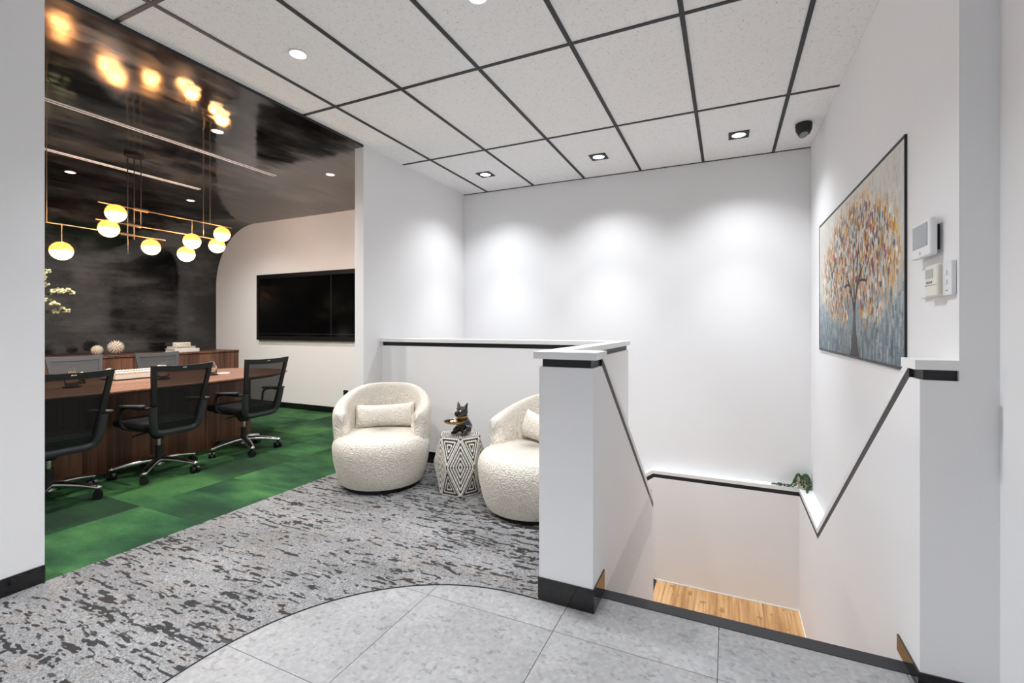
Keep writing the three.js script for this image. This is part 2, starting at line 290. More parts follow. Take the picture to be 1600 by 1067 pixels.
// ---- floors
{
  const f = structGroup('floor', 'pale grey stone tile floor with a curved edge beside the carpet', 'floor');
  const rx = -1.742, rz = -1.92, R = 0.9, curve = [];
  for (let i = 0; i <= 28; i++) { const a = Math.PI + i / 28 * Math.PI / 2; curve.push([rx + R + R * Math.cos(a), rz + R + R * Math.sin(a)]); }   // from the straight side round to the post
  const region = [[rx, ZF], ...curve, [-0.515, rz], [XR, rz], [XR, ZF]];
  const area = (p) => { let s = 0; for (let i = 0; i < p.length; i++) { const a = p[i], b = p[(i + 1) % p.length]; s += a[0] * b[1] - b[0] * a[1]; } return s / 2; };
  const clip = (poly, reg) => {
    const sg = Math.sign(area(reg)); let out = poly;
    for (let i = 0; i < reg.length && out.length; i++) {
      const a = reg[i], b = reg[(i + 1) % reg.length], inn = out; out = [];
      const side = (p) => sg * ((b[0] - a[0]) * (p[1] - a[1]) - (b[1] - a[1]) * (p[0] - a[0]));
      for (let k = 0; k < inn.length; k++) {
        const p = inn[k], q = inn[(k + 1) % inn.length], sp = side(p), sq = side(q);
        if (sp >= 0) out.push(p);
        if (sp * sq < 0) { const t = sp / (sp - sq); out.push([p[0] + t * (q[0] - p[0]), p[1] + t * (q[1] - p[1])]); }
      }
    }
    return out;
  };
  part(f, 'slab', join([span(XL, -0.515, -0.3, -0.012, -3.6, ZF), span(-0.515, XR, -0.3, -0.012, -2.12, ZF)]), M.grout);
  const gp = 0.0012; let n = 0;
  for (let i = -3; i < 3; i++) for (let j = 0; j < 11; j++) {
    const x0 = -0.03 + 0.6 * i, z0 = -2.345 + 0.6 * j;
    const sq = [[x0 + gp, z0 + gp], [x0 + 0.6 - gp, z0 + gp], [x0 + 0.6 - gp, z0 + 0.6 - gp], [x0 + gp, z0 + 0.6 - gp]];
    let polys = [clip(sq, region)];
    if (j === 0) polys.push(clip(sq, [[-0.513, -2.05], [XRL, -2.05], [XRL, rz], [-0.513, rz]]));
    for (const p of polys) if (p.length > 2 && Math.abs(area(p)) > 1e-3) {
      n++; const q = p.filter((v, k) => { const w = p[(k + 1) % p.length]; return Math.hypot(v[0] - w[0], v[1] - w[1]) > 1e-5; });
      if (area(q) > 0) q.reverse();
      part(f, 'floor_tile', prismY(q, -0.012, 0, (i * 7 % 5) * 0.31, j * 0.47), M.stone);
    }
  }
  // carpet with the matching curved cut, and the thin dark trim between
  const cp = [[XL, ZF], [XL, -3.44], [-0.76, -3.44], [-0.76, rz], ...curve.slice().reverse(), [rx, ZF]];
  if (area(cp) > 0) cp.reverse();
  const carpet = new THREE.Mesh(prismY(cp, -0.012, 0.003), M.carpet); carpet.name = 'floor_carpet'; carpet.userData = { kind: 'structure', label: 'grey carpet with broken black streaks under the armchairs', category: 'carpet' }; scene.add(carpet);
  const line = [[rx, ZF], ...curve, [-0.76, rz]].map(([x, z]) => [x, z]);
  const inner = line.map(([x, z], k) => (k === 0 ? [rx + 0.003, ZF] : k === line.length - 1 ? [-0.76, rz + 0.003] : (() => { const dx = rx + R - x, dz = rz + R - z, l = Math.hypot(dx, dz); return [x + dx / l * 0.003, z + dz / l * 0.003]; })()));
  const tp = [...line, ...inner.reverse()]; if (area(tp) > 0) tp.reverse();
  struct('trim_1', prismY(tp, -0.012, 0.004), M.nosing, 'thin dark metal trim curving between carpet and stone tiles', 'trim');
  // green carpet tiles of the boardroom
  const gf = structGroup('floor_boardroom', 'mottled green carpet tiles on the boardroom floor', 'carpet');
  part(gf, 'slab', span(XD, XL, -0.3, -0.008, ZT, ZN), M.grout);
  const S = 0.645; let q = 0; const rr = rng(19);
  for (let i = 0; i < 8; i++) for (let j = -1; j < 9; j++) {
    const x1 = XL - S * i, x0 = Math.max(XD, x1 - S), z0 = Math.max(ZT, -1.78 - S * 4 + S * j - S), z1 = Math.min(ZN, -1.78 - S * 4 + S * j);
    if (x1 - x0 < 0.02 || z1 - z0 < 0.02) continue;
    const tone = { '0,4': 0, '0,5': 3, '1,5': 2, '1,4': 1, '1,3': 2, '0,3': 0 }[i + ',' + j] ?? Math.floor(rr() * 4);
    part(gf, 'carpet_tile', boxUV(new THREE.BoxGeometry(x1 - x0 - 0.0008, 0.01, z1 - z0 - 0.0008).translate((x0 + x1) / 2, -0.003, (z0 + z1) / 2), Math.floor(rr() * 9) * 0.29, Math.floor(rr() * 9) * 0.29), greenMats[tone]);
    q++;
  }
}
// ---- stairs: first flight, landing of oak boards, second flight turning left
{
  const s = structGroup('stairs', 'oak stairs and landing going down behind the low wall', 'stairs');
  const rise = -LAND / 7, go = (3.70 - 2.10) / 6;
  for (let k = 1; k < 7; k++) {
    const z1 = -2.10 - go * (k - 1), z0 = z1 - go;
    part(s, 'tread', span(-0.515, XRL, -rise * k - 0.04, -rise * k, z0, z1), M.oak);
    part(s, 'riser', span(-0.515, XRL, -rise * k, -rise * (k - 1) - 0.04, z1, z1 + 0.02), M.white);
    part(s, 'step_nosing', span(-0.515, XRL, -rise * k - 0.012, -rise * k + 0.004, z0 - 0.002, z0 + 0.05), M.nosing);
  }
  part(s, 'riser', span(-0.515, XRL, LAND, -rise * 6 - 0.04, -3.70, -3.68), M.white);
  for (let k = 0; k < 7; k++) { const x0 = -0.66 + 0.19 * k, x1 = Math.min(x0 + 0.19, XRL); if (x1 - x0 > 0.02) part(s, 'landing_board', boxUV(new THREE.BoxGeometry(x1 - x0 - 0.0015, 0.02, 4.835 - 3.70).translate((x0 + x1) / 2, LAND - 0.01, -(4.835 + 3.70) / 2), k * 0.31, k * 0.57), M.oak); }
  part(s, 'landing_slab', span(-0.66, XRL, LAND - 0.2, LAND - 0.02, -4.835, -3.68), M.grout);
  part(s, 'step_nosing', span(-0.70, -0.64, LAND - 0.03, LAND + 0.004, -4.835, -3.62), M.nosing);
  for (let k = 1; k < 8; k++) { const x1 = -0.67 - go * (k - 1); part(s, 'tread', span(x1 - go, x1, LAND - rise * k - 0.04, LAND - rise * k, -4.835, -3.62), M.oak); part(s, 'riser', span(x1, x1 + 0.02, LAND - rise * k, LAND - rise * (k - 1) - 0.03, -4.835, -3.62), M.white); }
  part(s, 'bead', span(-0.66, XRL, LAND, LAND + 0.008, -4.835, -4.829), M.white);
  part(s, 'bead', span(XRL - 0.006, XRL, LAND, LAND + 0.008, -4.829, -3.70), M.white);
  part(s, 'well_floor', span(XL, XRL, B - 0.1, B, ZB, -3.4), M.grout);
  part(s, 'edge_nosing', span(-0.515, XRL, -0.02, 0.003, -2.118, -2.05), M.nosing);
}
// ---- low walls, ledges with their shadow gap and white capping
const CT = 1.104, CB = 1.072, GB = 1.036;                     // capping top and underside, bottom of the dark gap
{
  // left of the stairs: post, upper wall and thicker lower wall with a sloping top
  const w = structGroup('wall_stair_left', 'white low wall with post and black shadow gap left of stairs', 'wall');
  const SL = 0.757, xU = -0.69, xO = -0.76, xL = -0.515, zE = -3.70, zP = -2.10, yE = CT - SL * (zP - zE);
  const path = [[-1.925, CT], [zP, CT], [zE, yE]];
  const low = band(path, CT - GB, 1).slice(0, 3);
  part(w, 'lower_wall', prismX([[-1.925, 0], ...low, [zE, B], [-2.12, B], [-2.12, -0.012], [-1.925, -0.012]].filter((p, i) => i !== 0), xU, xL), M.wall);
  part(w, 'upper_wall', join([span(xO, xU, -0.012, GB, -3.62, -1.925)]), M.wall);
  part(w, 'shadow_gap', prismX(band([[zP + 0.01, CT], ...path.slice(1)], CT - CB, CT - GB), xU, xL - 0.002), M.gap);
  part(w, 'shadow_gap', span(xU - 0.012, xL - 0.012, GB, CB, zP + 0.01, -1.937), M.gap);
  part(w, 'shadow_gap', span(xO + 0.012, xU - 0.012, GB, CB, -3.608, -1.937), M.gap);
  part(w, 'capping', prismX(band([[zP, CT], [zP - 0.0005, CT - 0.0004], [zE, yE]], 0, CT - CB), xU, xL), M.cap);
  part(w, 'capping', span(xO - 0.02, xL + 0.018, CB, CT, zP, -1.905), M.cap);
  part(w, 'capping', span(xO - 0.02, xU + 0.012, CB, CT, -3.635, zP), M.cap);
  // skirting
  part(w, 'skirting', span(xO, xL + 0.006, 0.001, 0.1, -1.925, -1.919), M.skirt);
  part(w, 'skirting', span(xL, xL + 0.006, 0.001, 0.1, -2.108, -1.925), M.skirt);
  part(w, 'skirting', span(xO - 0.006, xO, 0.003, 0.1, -3.44, -1.925), M.skirt);
  // along the back of the lounge
  const b = structGroup('wall_lounge_back', 'white low wall behind the armchairs with black line under its cap', 'wall');
  part(b, 'low_wall', span(XL, xO, B, GB, -3.62, -3.44), M.wall);
  part(b, 'low_wall', span(xO, xU - 0.001, B, -0.3, -3.70, -3.44), M.wall);
  part(b, 'shadow_gap', span(XL, xO + 0.012, GB, CB, -3.608, -3.452), M.gap);
  part(b, 'capping', rspan(XL, xO - 0.0205, CB, CT, -3.635, -3.42, 0.002), M.cap);
  part(b, 'skirting', span(XL, xO - 0.006, 0.003, 0.1, -3.44, -3.434), M.skirt);
}
{
  // right of the stairs: tall wall, thicker below the sloping ledge
  const w = structGroup('wall_stair_right', 'white stair wall with sloping ledge carrying the tree painting', 'wall');
  const LT = -0.235, zS = -3.935, path = [[ZNIB, CT], [-2.10, CT], [zS, LT], [-4.835, LT]];
  const low = band(path, CT - GB, 1).slice(0, 4);
  part(w, 'upper_wall', span(XRU, XR + 0.12, B, 2.95, ZB, ZNIB), M.wall);
  part(w, 'lower_wall', prismX([...low, [-4.835, B], [-2.12, B], [-2.12, -0.012], [ZNIB, -0.012]], XRL, XRU), M.wall);
  const tail = [[-2.09, CT], ...path.slice(1)];
  part(w, 'shadow_gap', prismX(band(tail, CT - CB, CT - GB), XRL + 0.002, XRU), M.gap);
  part(w, 'shadow_gap', span(XRL + 0.012, XRU, GB, CB, -2.09, ZNIB - 0.012), M.gap);
  part(w, 'capping', prismX(band([[-2.1, CT], [-2.1005, CT - 0.0004], ...path.slice(2)], 0, CT - CB), XRL, XRU), M.cap);
  part(w, 'capping', span(XRL - 0.018, XRU, CB, CT, -2.1, ZNIB + 0.018), M.cap);
  part(w, 'skirting', span(XRL - 0.006, XR, 0.001, 0.06, ZNIB, ZNIB + 0.006), M.skirt);
  part(w, 'skirting', span(XRL - 0.006, XRL, 0.001, 0.06, -2.19, ZNIB), M.skirt);
  // ledge along the back of the landing, stepping down to the left with the second flight
  const k = structGroup('wall_landing_back', 'white lower wall with ledge at the back of the landing', 'wall');
  const bp = [[XRU, LT], [-0.69, LT], [-2.94, LT - 0.72 * 2.25]];
  const lo = band(bp, CT - GB, 1).slice(0, 3);
  part(k, 'lower_wall', prismZ([...lo, [-2.94, B], [XRU, B]].reverse(), ZB, -4.835), M.wall);
  part(k, 'shadow_gap', prismZ(band([[XRL, LT], ...bp.slice(1)], CT - CB, CT - GB).reverse(), ZB, -4.837), M.gap);
  part(k, 'capping', prismZ(band([[XRL, LT], ...bp.slice(1)], 0, CT - CB).reverse(), ZB, -4.835), M.cap);
}
struct('baseboard_left', span(XL, XL + 0.006, 0.003, 0.085, -1.062, ZF), M.skirt, 'glossy black skirting on the near left wall', 'baseboard');
struct('baseboard_left_far', span(XL, XL + 0.006, 0.003, 0.1, -3.434, -3.19), M.skirt, 'black skirting on the short wall beside the left armchair', 'baseboard');
struct('baseboard_screen', span(XD, XL - 0.1, 0.002, 0.085, ZT, ZT + 0.01), M.skirt, 'black skirting under the boardroom screen', 'baseboard');

// ================================================================= LAMPS
function spot(parent, I, angle, penumbra, color, y = -0.02) {
  const l = new THREE.SpotLight(color, I, 0, angle, penumbra, 2); l.position.set(0, y, 0); l.target.position.set(0, y - 1, 0); l.castShadow = true; l.shadow.radius = 2; parent.add(l, l.target);
}
{
  const where = ['above the left end of the low wall', 'in the middle of the row by the back wall', 'nearest the security camera'];
  [-2.33, -1.11, 0.09].forEach((x, i) => {
    const d = thing('square_downlight', 'black square recessed downlight ' + where[i], 'downlight', [x, CEIL, -4.35], 0, 'square downlights over the stairs');
    const s = new THREE.Shape([[-0.078, -0.078], [0.078, -0.078], [0.078, 0.078], [-0.078, 0.078]].map((p) => new THREE.Vector2(...p))); s.holes.push(new THREE.Path().absarc(0, 0, 0.054, 0, 7, true));
    part(d, 'frame', new THREE.ExtrudeGeometry(s, { depth: 0.006, bevelEnabled: false, curveSegments: 24 }).rotateX(Math.PI / 2).translate(0, 0.002, 0), M.bar);
    part(d, 'lens', cyl(0.054, 0.054, 0.003, 0, 0.0005, 0, 28), M.lens);
    spot(d, LAMP.stair, 1.06, 0.8, DAY); spot(d, LAMP.stairBeam, 0.57, 1, DAY);   // wide spill and the reflector's beam
  });
  const rows = [[-2.31, -1.96, 'white round downlight in the ceiling tile nearest the boardroom opening'], [-1.11, -1.99, 'white round downlight at the top edge above the lounge'], [-0.51, -1.96, 'white round downlight above the head of the stairs']];
  for (const z of [0.45, 2.85]) for (const x of [-1.71, -0.51]) rows.push([x, z, 'white round fill downlight added in the ceiling behind the camera, ' + (z < 1 ? 'nearer' : 'farther') + ' row, ' + (x < -1 ? 'left of it' : 'right of it')]);  // unseen lamps added to raise the ambient light
  for (const [x, z, label] of rows) {
    const d = thing('round_downlight', label, 'downlight', [x, CEIL, z], 0, z > 0 ? 'added fill downlights behind the camera' : 'round downlights over the lounge');
    part(d, 'trim_ring', new THREE.TorusGeometry(0.05, 0.006, 8, 28).rotateX(Math.PI / 2).translate(0, 0.001, 0), M.white);
    part(d, 'lens', cyl(0.047, 0.047, 0.003, 0, 0.0005, 0, 28), M.lens);
    spot(d, z > 0 ? LAMP.office : LAMP.lounge, 1.02, 1, DAY);
  }
  const bl = [[-6.18, -2.43, 'small white downlight in dark ceiling above the leftmost pendant globes'], [-6.18, -3.62, 'small white downlight in dark ceiling near the curved cove'], [-3.79, -2.43, 'small white downlight in dark ceiling beside the slot diffuser'], [-3.79, -3.62, 'small white downlight in dark ceiling nearest the screen wall'], [-3.79, -1.23, 'small white downlight in dark ceiling hidden by the near wall'], [-6.18, -1.23, 'small white downlight in dark ceiling hidden above the flowers']];
  for (const [x, z, label] of bl) {
    const d = thing('boardroom_downlight', label, 'downlight', [x, BCEIL, z], 0, 'downlights in the dark ceiling');
    part(d, 'trim_ring', new THREE.TorusGeometry(0.042, 0.005, 8, 24).rotateX(Math.PI / 2), M.white);
    part(d, 'lens', cyl(0.04, 0.04, 0.003, 0, 0, 0, 24), M.lens);
    spot(d, LAMP.board, 1.3, 0.75, SOFT);
  }
}
// pendant lamp over the table: three bars, eight half-gold globes
{
  const C = thing('pendant_lamp', 'brass bar pendant with eight glowing half-gold globes over the table', 'pendant lamp', [-4.98, BCEIL, -2.42]);
  part(C, 'canopy', cyl(0.075, 0.075, 0.03, 0, -0.015, 0, 28), M.black);
  const glow = std({ color: 0xfff1d8, emissive: 0xffdfa8, emissiveIntensity: 3.2 }), amber = phy({ color: 0xe6a664, roughness: 0.1, transmission: 0.6, thickness: 0, ior: 1.5, emissive: 0xff9a30, emissiveIntensity: 0.12 }), disc = new THREE.CylinderGeometry(0.066, 0.066, 0.004, 24), hot = std({ color: 0xfff1d8, emissive: 0xfff2e2, emissiveIntensity: 9 });
  const lower = new THREE.SphereGeometry(0.077, 28, 14, 0, Math.PI * 2, Math.PI / 2, Math.PI / 2), upper = new THREE.SphereGeometry(0.078, 28, 14, 0, Math.PI * 2, 0, Math.PI / 2);
  const F = [-Math.sin(YAW), -Math.cos(YAW)], Rr = [Math.cos(YAW), -Math.sin(YAW)];
  const onPlane = (px, py, x) => { const a = (px - 800) / FOCAL, rx = F[0] + Rr[0] * a, rz = F[1] + Rr[1] * a, t = x / rx; return [x, EYE + (510 - py) / FOCAL * t, rz * t]; };
  // bars: distance from the camera side, height and reach (measured where they hang)
  const bars = [{ x: -5.09, y: 2.075, z0: -1.846, z1: -2.74, sz: -2.42, drop: 1.89 }, { x: -4.98, y: 2.15, z0: -2.13, z1: -3.2, sz: -2.42, drop: 2.02 }, { x: -4.87, y: 2.28, z0: -2.10, z1: -3.28, sz: -2.42, drop: 2.15 }];
  const L = (x, y, z) => [x + 4.98, y - BCEIL, z + 2.42];
  bars.forEach((b) => {
    part(C, 'bar', rod(L(b.x, b.y, b.z0), L(b.x, b.y, b.z1), 0.005), M.brass);
    part(C, 'hanging_rod', rod(L(b.x, BCEIL - 0.02, b.sz), L(b.x, b.drop, b.sz), 0.0045), M.rodMetal);
    part(C, 'sleeve', rod(L(b.x, b.y, b.sz - 0.055), L(b.x, b.y, b.sz + 0.055), 0.014, 14), M.brass);
  });
  part(C, 'hanging_rod', rod(L(-5.09, BCEIL, -1.85), L(-5.09, 2.07, -1.85), 0.003), M.brass);
  part(C, 'hanging_rod', rod(L(-4.98, BCEIL, -3.045), L(-4.98, 2.15, -3.045), 0.003), M.brass);
  part(C, 'hanging_rod', rod(L(-4.87, BCEIL, -3.045), L(-4.87, 2.28, -3.045), 0.003), M.brass);
  const G = [[96, 392, 0], [236, 386, 0], [170, 357, 1], [339, 384, 1], [291, 397, 1], [181, 333, 2], [347, 366, 2], [300, 377, 2]];
  for (const [px, py, k] of G) {
    const b = bars[k], p = onPlane(px, py, b.x), q = L(...p), g = part(C, 'globe', lower.clone().translate(...q), glow);
    part(g, 'globe_cap', upper.clone().translate(...q), amber); part(g, 'glowing_disc', disc.clone().translate(q[0], q[1] + 0.004, q[2]), hot);
    if (b.y > p[1] + 0.075) part(C, 'drop_rod', rod(L(p[0], b.y, p[2]), L(p[0], p[1] + 0.07, p[2]), 0.004), M.brass);
    const l = new THREE.PointLight(0xfff6ee, LAMP.globe, 0, 2); l.position.set(...q); l.castShadow = true; l.shadow.radius = 3; C.add(l);
  }
}
// linear slot diffusers in the dark ceiling
for (const [x, z1, label] of [[-4.35, -3.40, 'long white double-line slot diffuser nearest the lounge in dark ceiling'], [-5.58, -3.37, 'long white double-line slot diffuser farther back in dark ceiling']]) {
  const s = thing('slot_diffuser', label, 'diffuser', [x, BCEIL, z1], 0, 'slot diffusers in the dark ceiling');
  part(s, 'slot', span(-0.014, 0.014, -0.002, 0.004, 0, 2.4), M.black);
  for (const d of [-0.019, 0.019]) part(s, 'flange', span(d - 0.006, d + 0.006, -0.005, 0.002, 0, 2.4), M.white);
  part(s, 'divider', span(-0.003, 0.003, -0.004, 0.002, 0, 2.4), M.darkGreyPlastic);
}
// security camera
{
  const c = thing('security_camera', 'small black turret security camera on the ceiling corner tile', 'camera', [0.555, CEIL, -4.33]);
  part(c, 'housing', new THREE.LatheGeometry([[0, 0], [0.058, 0], [0.06, -0.008], [0.056, -0.05], [0.04, -0.085], [0.0, -0.09]].reverse().map((p) => new THREE.Vector2(...p)), 28), M.blackPlastic);
  const eye = part(c, 'lens_barrel', cyl(0.034, 0.04, 0.06, 0, 0, 0, 24), M.blackPlastic); eye.position.set(-0.012, -0.075, 0.028); eye.rotation.set(Math.PI - 0.5, 0, -0.2);
  const fc = part(eye, 'lens_face', cyl(0.03, 0.03, 0.004, 0, 0.031, 0, 24), std({ color: 0x8d8f92, roughness: 0.25 }));
}

// ================================================================= BOARDROOM
// ---- table
const TT = 0.71;
{
  const t = thing('boardroom_table', 'long walnut boardroom table with rounded ends and panelled base', 'table', [-4.98, 0, -2.38]);
  const a = 0.66, b = 1.46, N = 96, n = 3.2;
  const outline = (d) => { const o = []; for (let i = 0; i < N; i++) { const th = i / N * Math.PI * 2, c = Math.cos(th), s = Math.sin(th); o.push([(a - d) * Math.sign(c) * Math.pow(Math.abs(c), 2 / n), (b - d) * Math.sign(s) * Math.pow(Math.abs(s), 2 / n)]); } return o; };
  const levels = [[0.004, TT], [0, TT - 0.004], [0, TT - 0.014], [0.075, TT - 0.042]], P = [], I = [];
  levels.forEach(([d, y]) => outline(d).forEach(([x, z]) => P.push(x, y, z)));
  for (let l = 0; l + 1 < levels.length; l++) for (let i = 0; i < N; i++) { const p = l * N + i, q = l * N + (i + 1) % N; I.push(p, q, q + N, p, q + N, p + N); }
  const top = P.length / 3; P.push(0, TT, 0); const bot = top + 1; P.push(0, TT - 0.042, 0);
  for (let i = 0; i < N; i++) { const j = (i + 1) % N; I.push(top, j, i); I.push(bot, (levels.length - 1) * N + i, (levels.length - 1) * N + j); }
  let g = new THREE.BufferGeometry(); g.setAttribute('position', new THREE.Float32BufferAttribute(P, 3)); g.setIndex(I); g = g.toNonIndexed(); g.computeVertexNormals();
  part(t, 'table_top', boxUV(g), M.walnutLit);
  part(t, 'base_core', span(-0.3, 0.318, 0, TT - 0.042, -0.95, 0.95), M.walnutDark);
  for (const s of [-1, 1]) for (let k = 0; k < 4; k++) part(t, 'base_panel', boxUV(new THREE.BoxGeometry(0.018, TT - 0.05, 0.472).translate(s > 0 ? 0.327 : -0.309, (TT - 0.05) / 2 + 0.003, -0.714 + 0.476 * k), k * 0.23, k * 0.4), M.walnut);
  for (const s of [-1, 1]) part(t, 'end_panel', span(-0.3, 0.318, 0.003, TT - 0.047, s * 0.95, s * 0.968), M.walnut);
}
// ---- credenza
const CRT = 0.845;
{
  const c = thing('credenza', 'low walnut credenza along the dark plaster wall', 'credenza', [XD, 0, -4.85]);
  const d = 0.56, len = 3.6;
  part(c, 'body', span(0.002, d - 0.02, 0.0, CRT - 0.03, 0.003, len), M.walnutDark);
  part(c, 'worktop', span(0.002, d + 0.012, CRT - 0.025, CRT, 0.003, len), M.walnut);
  part(c, 'plinth', span(0.002, d - 0.03, 0, 0.07, 0.003, len), M.walnutDark);
  for (let k = 0; k < 5; k++) part(c, 'door', boxUV(new THREE.BoxGeometry(0.02, CRT - 0.11, 0.714).translate(d - 0.009, (CRT - 0.11) / 2 + 0.075, 0.36 + 0.718 * k), k * 0.19, k * 0.31), M.walnut);
}
// ---- office chairs
function makeChair(farSide, phase = 0) {
  const c = new THREE.Group();
  // back: tapered frame, wider at the top, gently curved and leaning
  const bend = (x, y) => [x, y, -0.245 - 0.20 * Math.max(0, y - 0.38) - 0.06 * (0.05 - x * x * 1.0) + 0.12 * x * x + 0.06 * Math.pow(Math.max(0, 0.5 - y) / 0.14, 2) * 0.3];
  const y0 = 0.375, y1 = 0.905, hw = (y) => y > 0.61 ? mix(0.198, 0.232, (y - 0.61) / (y1 - 0.61)) : mix(0.176, 0.198, (y - y0) / (0.61 - y0));
  const ringPts = (yb, yt, inset) => { const o = [], nx = 14, ny = 16; const w = (y) => hw(y) - inset(y);
    for (let i = 0; i < nx; i++) o.push([mix(-w(yb), w(yb), i / nx), yb]); for (let i = 0; i < ny; i++) { const y = mix(yb, yt, i / ny); o.push([w(y), y]); }
    for (let i = 0; i < nx; i++) o.push([mix(w(yt), -w(yt), i / nx), yt + 0.0]); for (let i = 0; i < ny; i++) { const y = mix(yt, yb, i / ny); o.push([-w(y), y]); } return o; };
  const out = ringPts(y0, y1, () => 0), inn = ringPts(y0 + 0.085, y1 - 0.045, (y) => mix(0.05, 0.033, clamp((y - y0) / 0.25)));
  const N = out.length, P = [], I = [], th = 0.022;
  const push = (p, dz) => { const q = bend(p[0], p[1] + (p[1] > y1 - 0.05 ? 0.18 * p[0] * p[0] : 0)); P.push(q[0], q[1], q[2] + dz); };
  for (const dz of [-th / 2, th / 2]) { out.forEach((p) => push(p, dz)); inn.forEach((p) => push(p, dz)); }
  for (let i = 0; i < N; i++) { const j = (i + 1) % N, o0 = i, o1 = j, n0 = N + i, n1 = N + j, s = 2 * N;
    I.push(o0, n0, n1, o0, n1, o1); I.push(o0 + s, n1 + s, n0 + s, o0 + s, o1 + s, n1 + s); I.push(o0, o1, o1 + s, o0, o1 + s, o0 + s); I.push(n0, n1 + s, n1, n0, n0 + s, n1 + s); }
  let fg = new THREE.BufferGeometry(); fg.setAttribute('position', new THREE.Float32BufferAttribute(P, 3)); fg.setIndex(I); fg = fg.toNonIndexed(); fg.computeVertexNormals();
  part(c, 'back_frame', boxUV(fg), farSide ? M.shell : M.blackPlastic);
  part(c, 'back_mesh', gridGeo(16, 20, (u, v) => { const y = mix(y0 + 0.07, y1 - 0.036, v), w = hw(y) - 0.024, x = mix(-w, w, u), q = bend(x, y + (v > 0.9 ? 0.18 * x * x * (v - 0.9) * 10 : 0)); return [q[0], q[1], q[2] + 0.004]; }), farSide ? M.shell : M.meshFabric);
  part(c, 'top_rail_badge', rbox(0.03, 0.006, 0.002, 0.001).translate(...bend(0, 0.89)).translate(0, 0, -0.0125), M.chrome);
  // lower yoke and arms
  part(c, 'yoke', tube([[-0.192, 0.60, -0.295], [-0.176, 0.46, -0.27], [-0.15, 0.39, -0.25], [0, 0.375, -0.245], [0.15, 0.39, -0.25], [0.176, 0.46, -0.27], [0.192, 0.60, -0.295]], 0.027, 48, 10), M.darkGreyPlastic);
  for (const s of [-1, 1]) {
    part(c, 'armrest', boxUV(new RoundedBoxGeometry(0.052, 0.022, 0.28, 4, 0.0105).rotateX(0.06).translate(s * 0.245, 0.595, -0.12)), M.darkGreyPlastic);
    part(c, 'arm_support', tube([[s * 0.20, 0.585, -0.285], [s * 0.24, 0.58, -0.22], [s * 0.248, 0.58, -0.05], [s * 0.248, 0.55, 0.02], [s * 0.245, 0.47, 0.035], [s * 0.225, 0.41, 0.02], [s * 0.15, 0.385, -0.02], [s * 0.05, 0.375, -0.03]], 0.011, 48, 8), M.blackPlastic);
  }
  const seat = part(c, 'seat', boxUV(new RoundedBoxGeometry(0.44, 0.062, 0.43, 5, 0.03).translate(0, 0.43, 0.0)), M.blackFabric);
  part(seat, 'tag', rbox(0.003, 0.014, 0.02, 0.001, -0.221, 0.43, -0.08), M.white, { label: 'small white tag' });
  part(c, 'seat_pan', rbox(0.36, 0.022, 0.36, 0.01, 0, 0.39, -0.01), M.blackPlastic);
  part(c, 'tilt_mechanism', new THREE.CylinderGeometry(0.095, 0.036, 0.09, 24).scale(1, 1, 1.1).translate(0, 0.335, -0.02), M.blackPlastic);
  part(c, 'lever', tube([[0.05, 0.35, -0.02], [0.14, 0.348, -0.02], [0.19, 0.34, -0.02]], 0.006, 12, 6), M.blackPlastic);
  part(c, 'gas_lift', cyl(0.0135, 0.0135, 0.12, 0, 0.25, -0.02), M.chrome);
  part(c, 'lift_sleeve', cyl(0.025, 0.027, 0.14, 0, 0.16, -0.02), M.blackPlastic);
  part(c, 'hub', cyl(0.04, 0.045, 0.05, 0, 0.105, -0.02), M.chrome);
  for (let k = 0; k < 5; k++) {
    const a = k / 5 * Math.PI * 2 + phase, dx = Math.cos(a), dz = Math.sin(a);
    const leg = gridGeo(14, 14, (u, v) => { const r = mix(0.02, 0.295, v), w = mix(0.034, 0.023, v), hh = mix(0.024, 0.016, v), e = u * Math.PI * 2, yy = 0.117 - 0.03 * v * v - 0.005 * v, cx = Math.sign(Math.cos(e)) * Math.pow(Math.abs(Math.cos(e)), 0.7) * w, cy = Math.sin(e) * hh; return [dx * r - dz * cx, yy + cy, dz * r + dx * cx - 0.02]; }, true);
    part(c, 'leg', join([leg, new THREE.SphereGeometry(0.025, 12, 8).scale(1, 0.75, 1).translate(dx * 0.295, 0.082, dz * 0.295 - 0.02)]), M.chrome);
    const ca = part(c, 'caster', rbox(0.012, 0.036, 0.03, 0.004, 0, 0.048, 0), M.tyre); ca.position.set(dx * 0.295, 0, dz * 0.295 - 0.02); ca.rotation.y = k * 1.3 + 0.4;
    for (const s of [-1, 1]) part(ca, 'wheel', new THREE.CylinderGeometry(0.0285, 0.0285, 0.021, 22).rotateZ(Math.PI / 2).translate(s * 0.0175, 0.029, 0), M.tyre);
  }
  return c;
}
{
  const put = (far, at, turn, star, label, group) => { const o = makeChair(far, -star - turn); o.name = numbered('office_chair'); o.position.set(...at); o.rotation.y = turn; o.userData = { label, category: 'chair', group }; scene.add(o); };
  const H = -Math.PI / 2, D = Math.PI / 180, near = 'office chairs along the near side of the table', off = 'office chairs along the far side of the table';
  // star: bearing of the first foot on the floor
  put(false, [-4.28, 0.001, -1.56], H, -72 * D * -1, 'black mesh office chair on chrome base partly hidden by the near left wall', near);
  put(false, [-4.29, 0.001, -2.25], H + 0.02, 12 * D * -1, 'black mesh office chair in the middle of the near side of the table', near);
  put(false, [-4.31, 0.001, -3.01], H + 0.03, 10 * D, 'black mesh office chair nearest the screen at the end of the table', near);
  put(true, [-5.72, 0.001, -2.42], -H, 0, 'charcoal-backed office chair on the far side in front of the spiky balls', off);
  put(true, [-5.72, 0.001, -3.18], -H, 0, 'charcoal-backed office chair on the far side in front of the books', off);
}
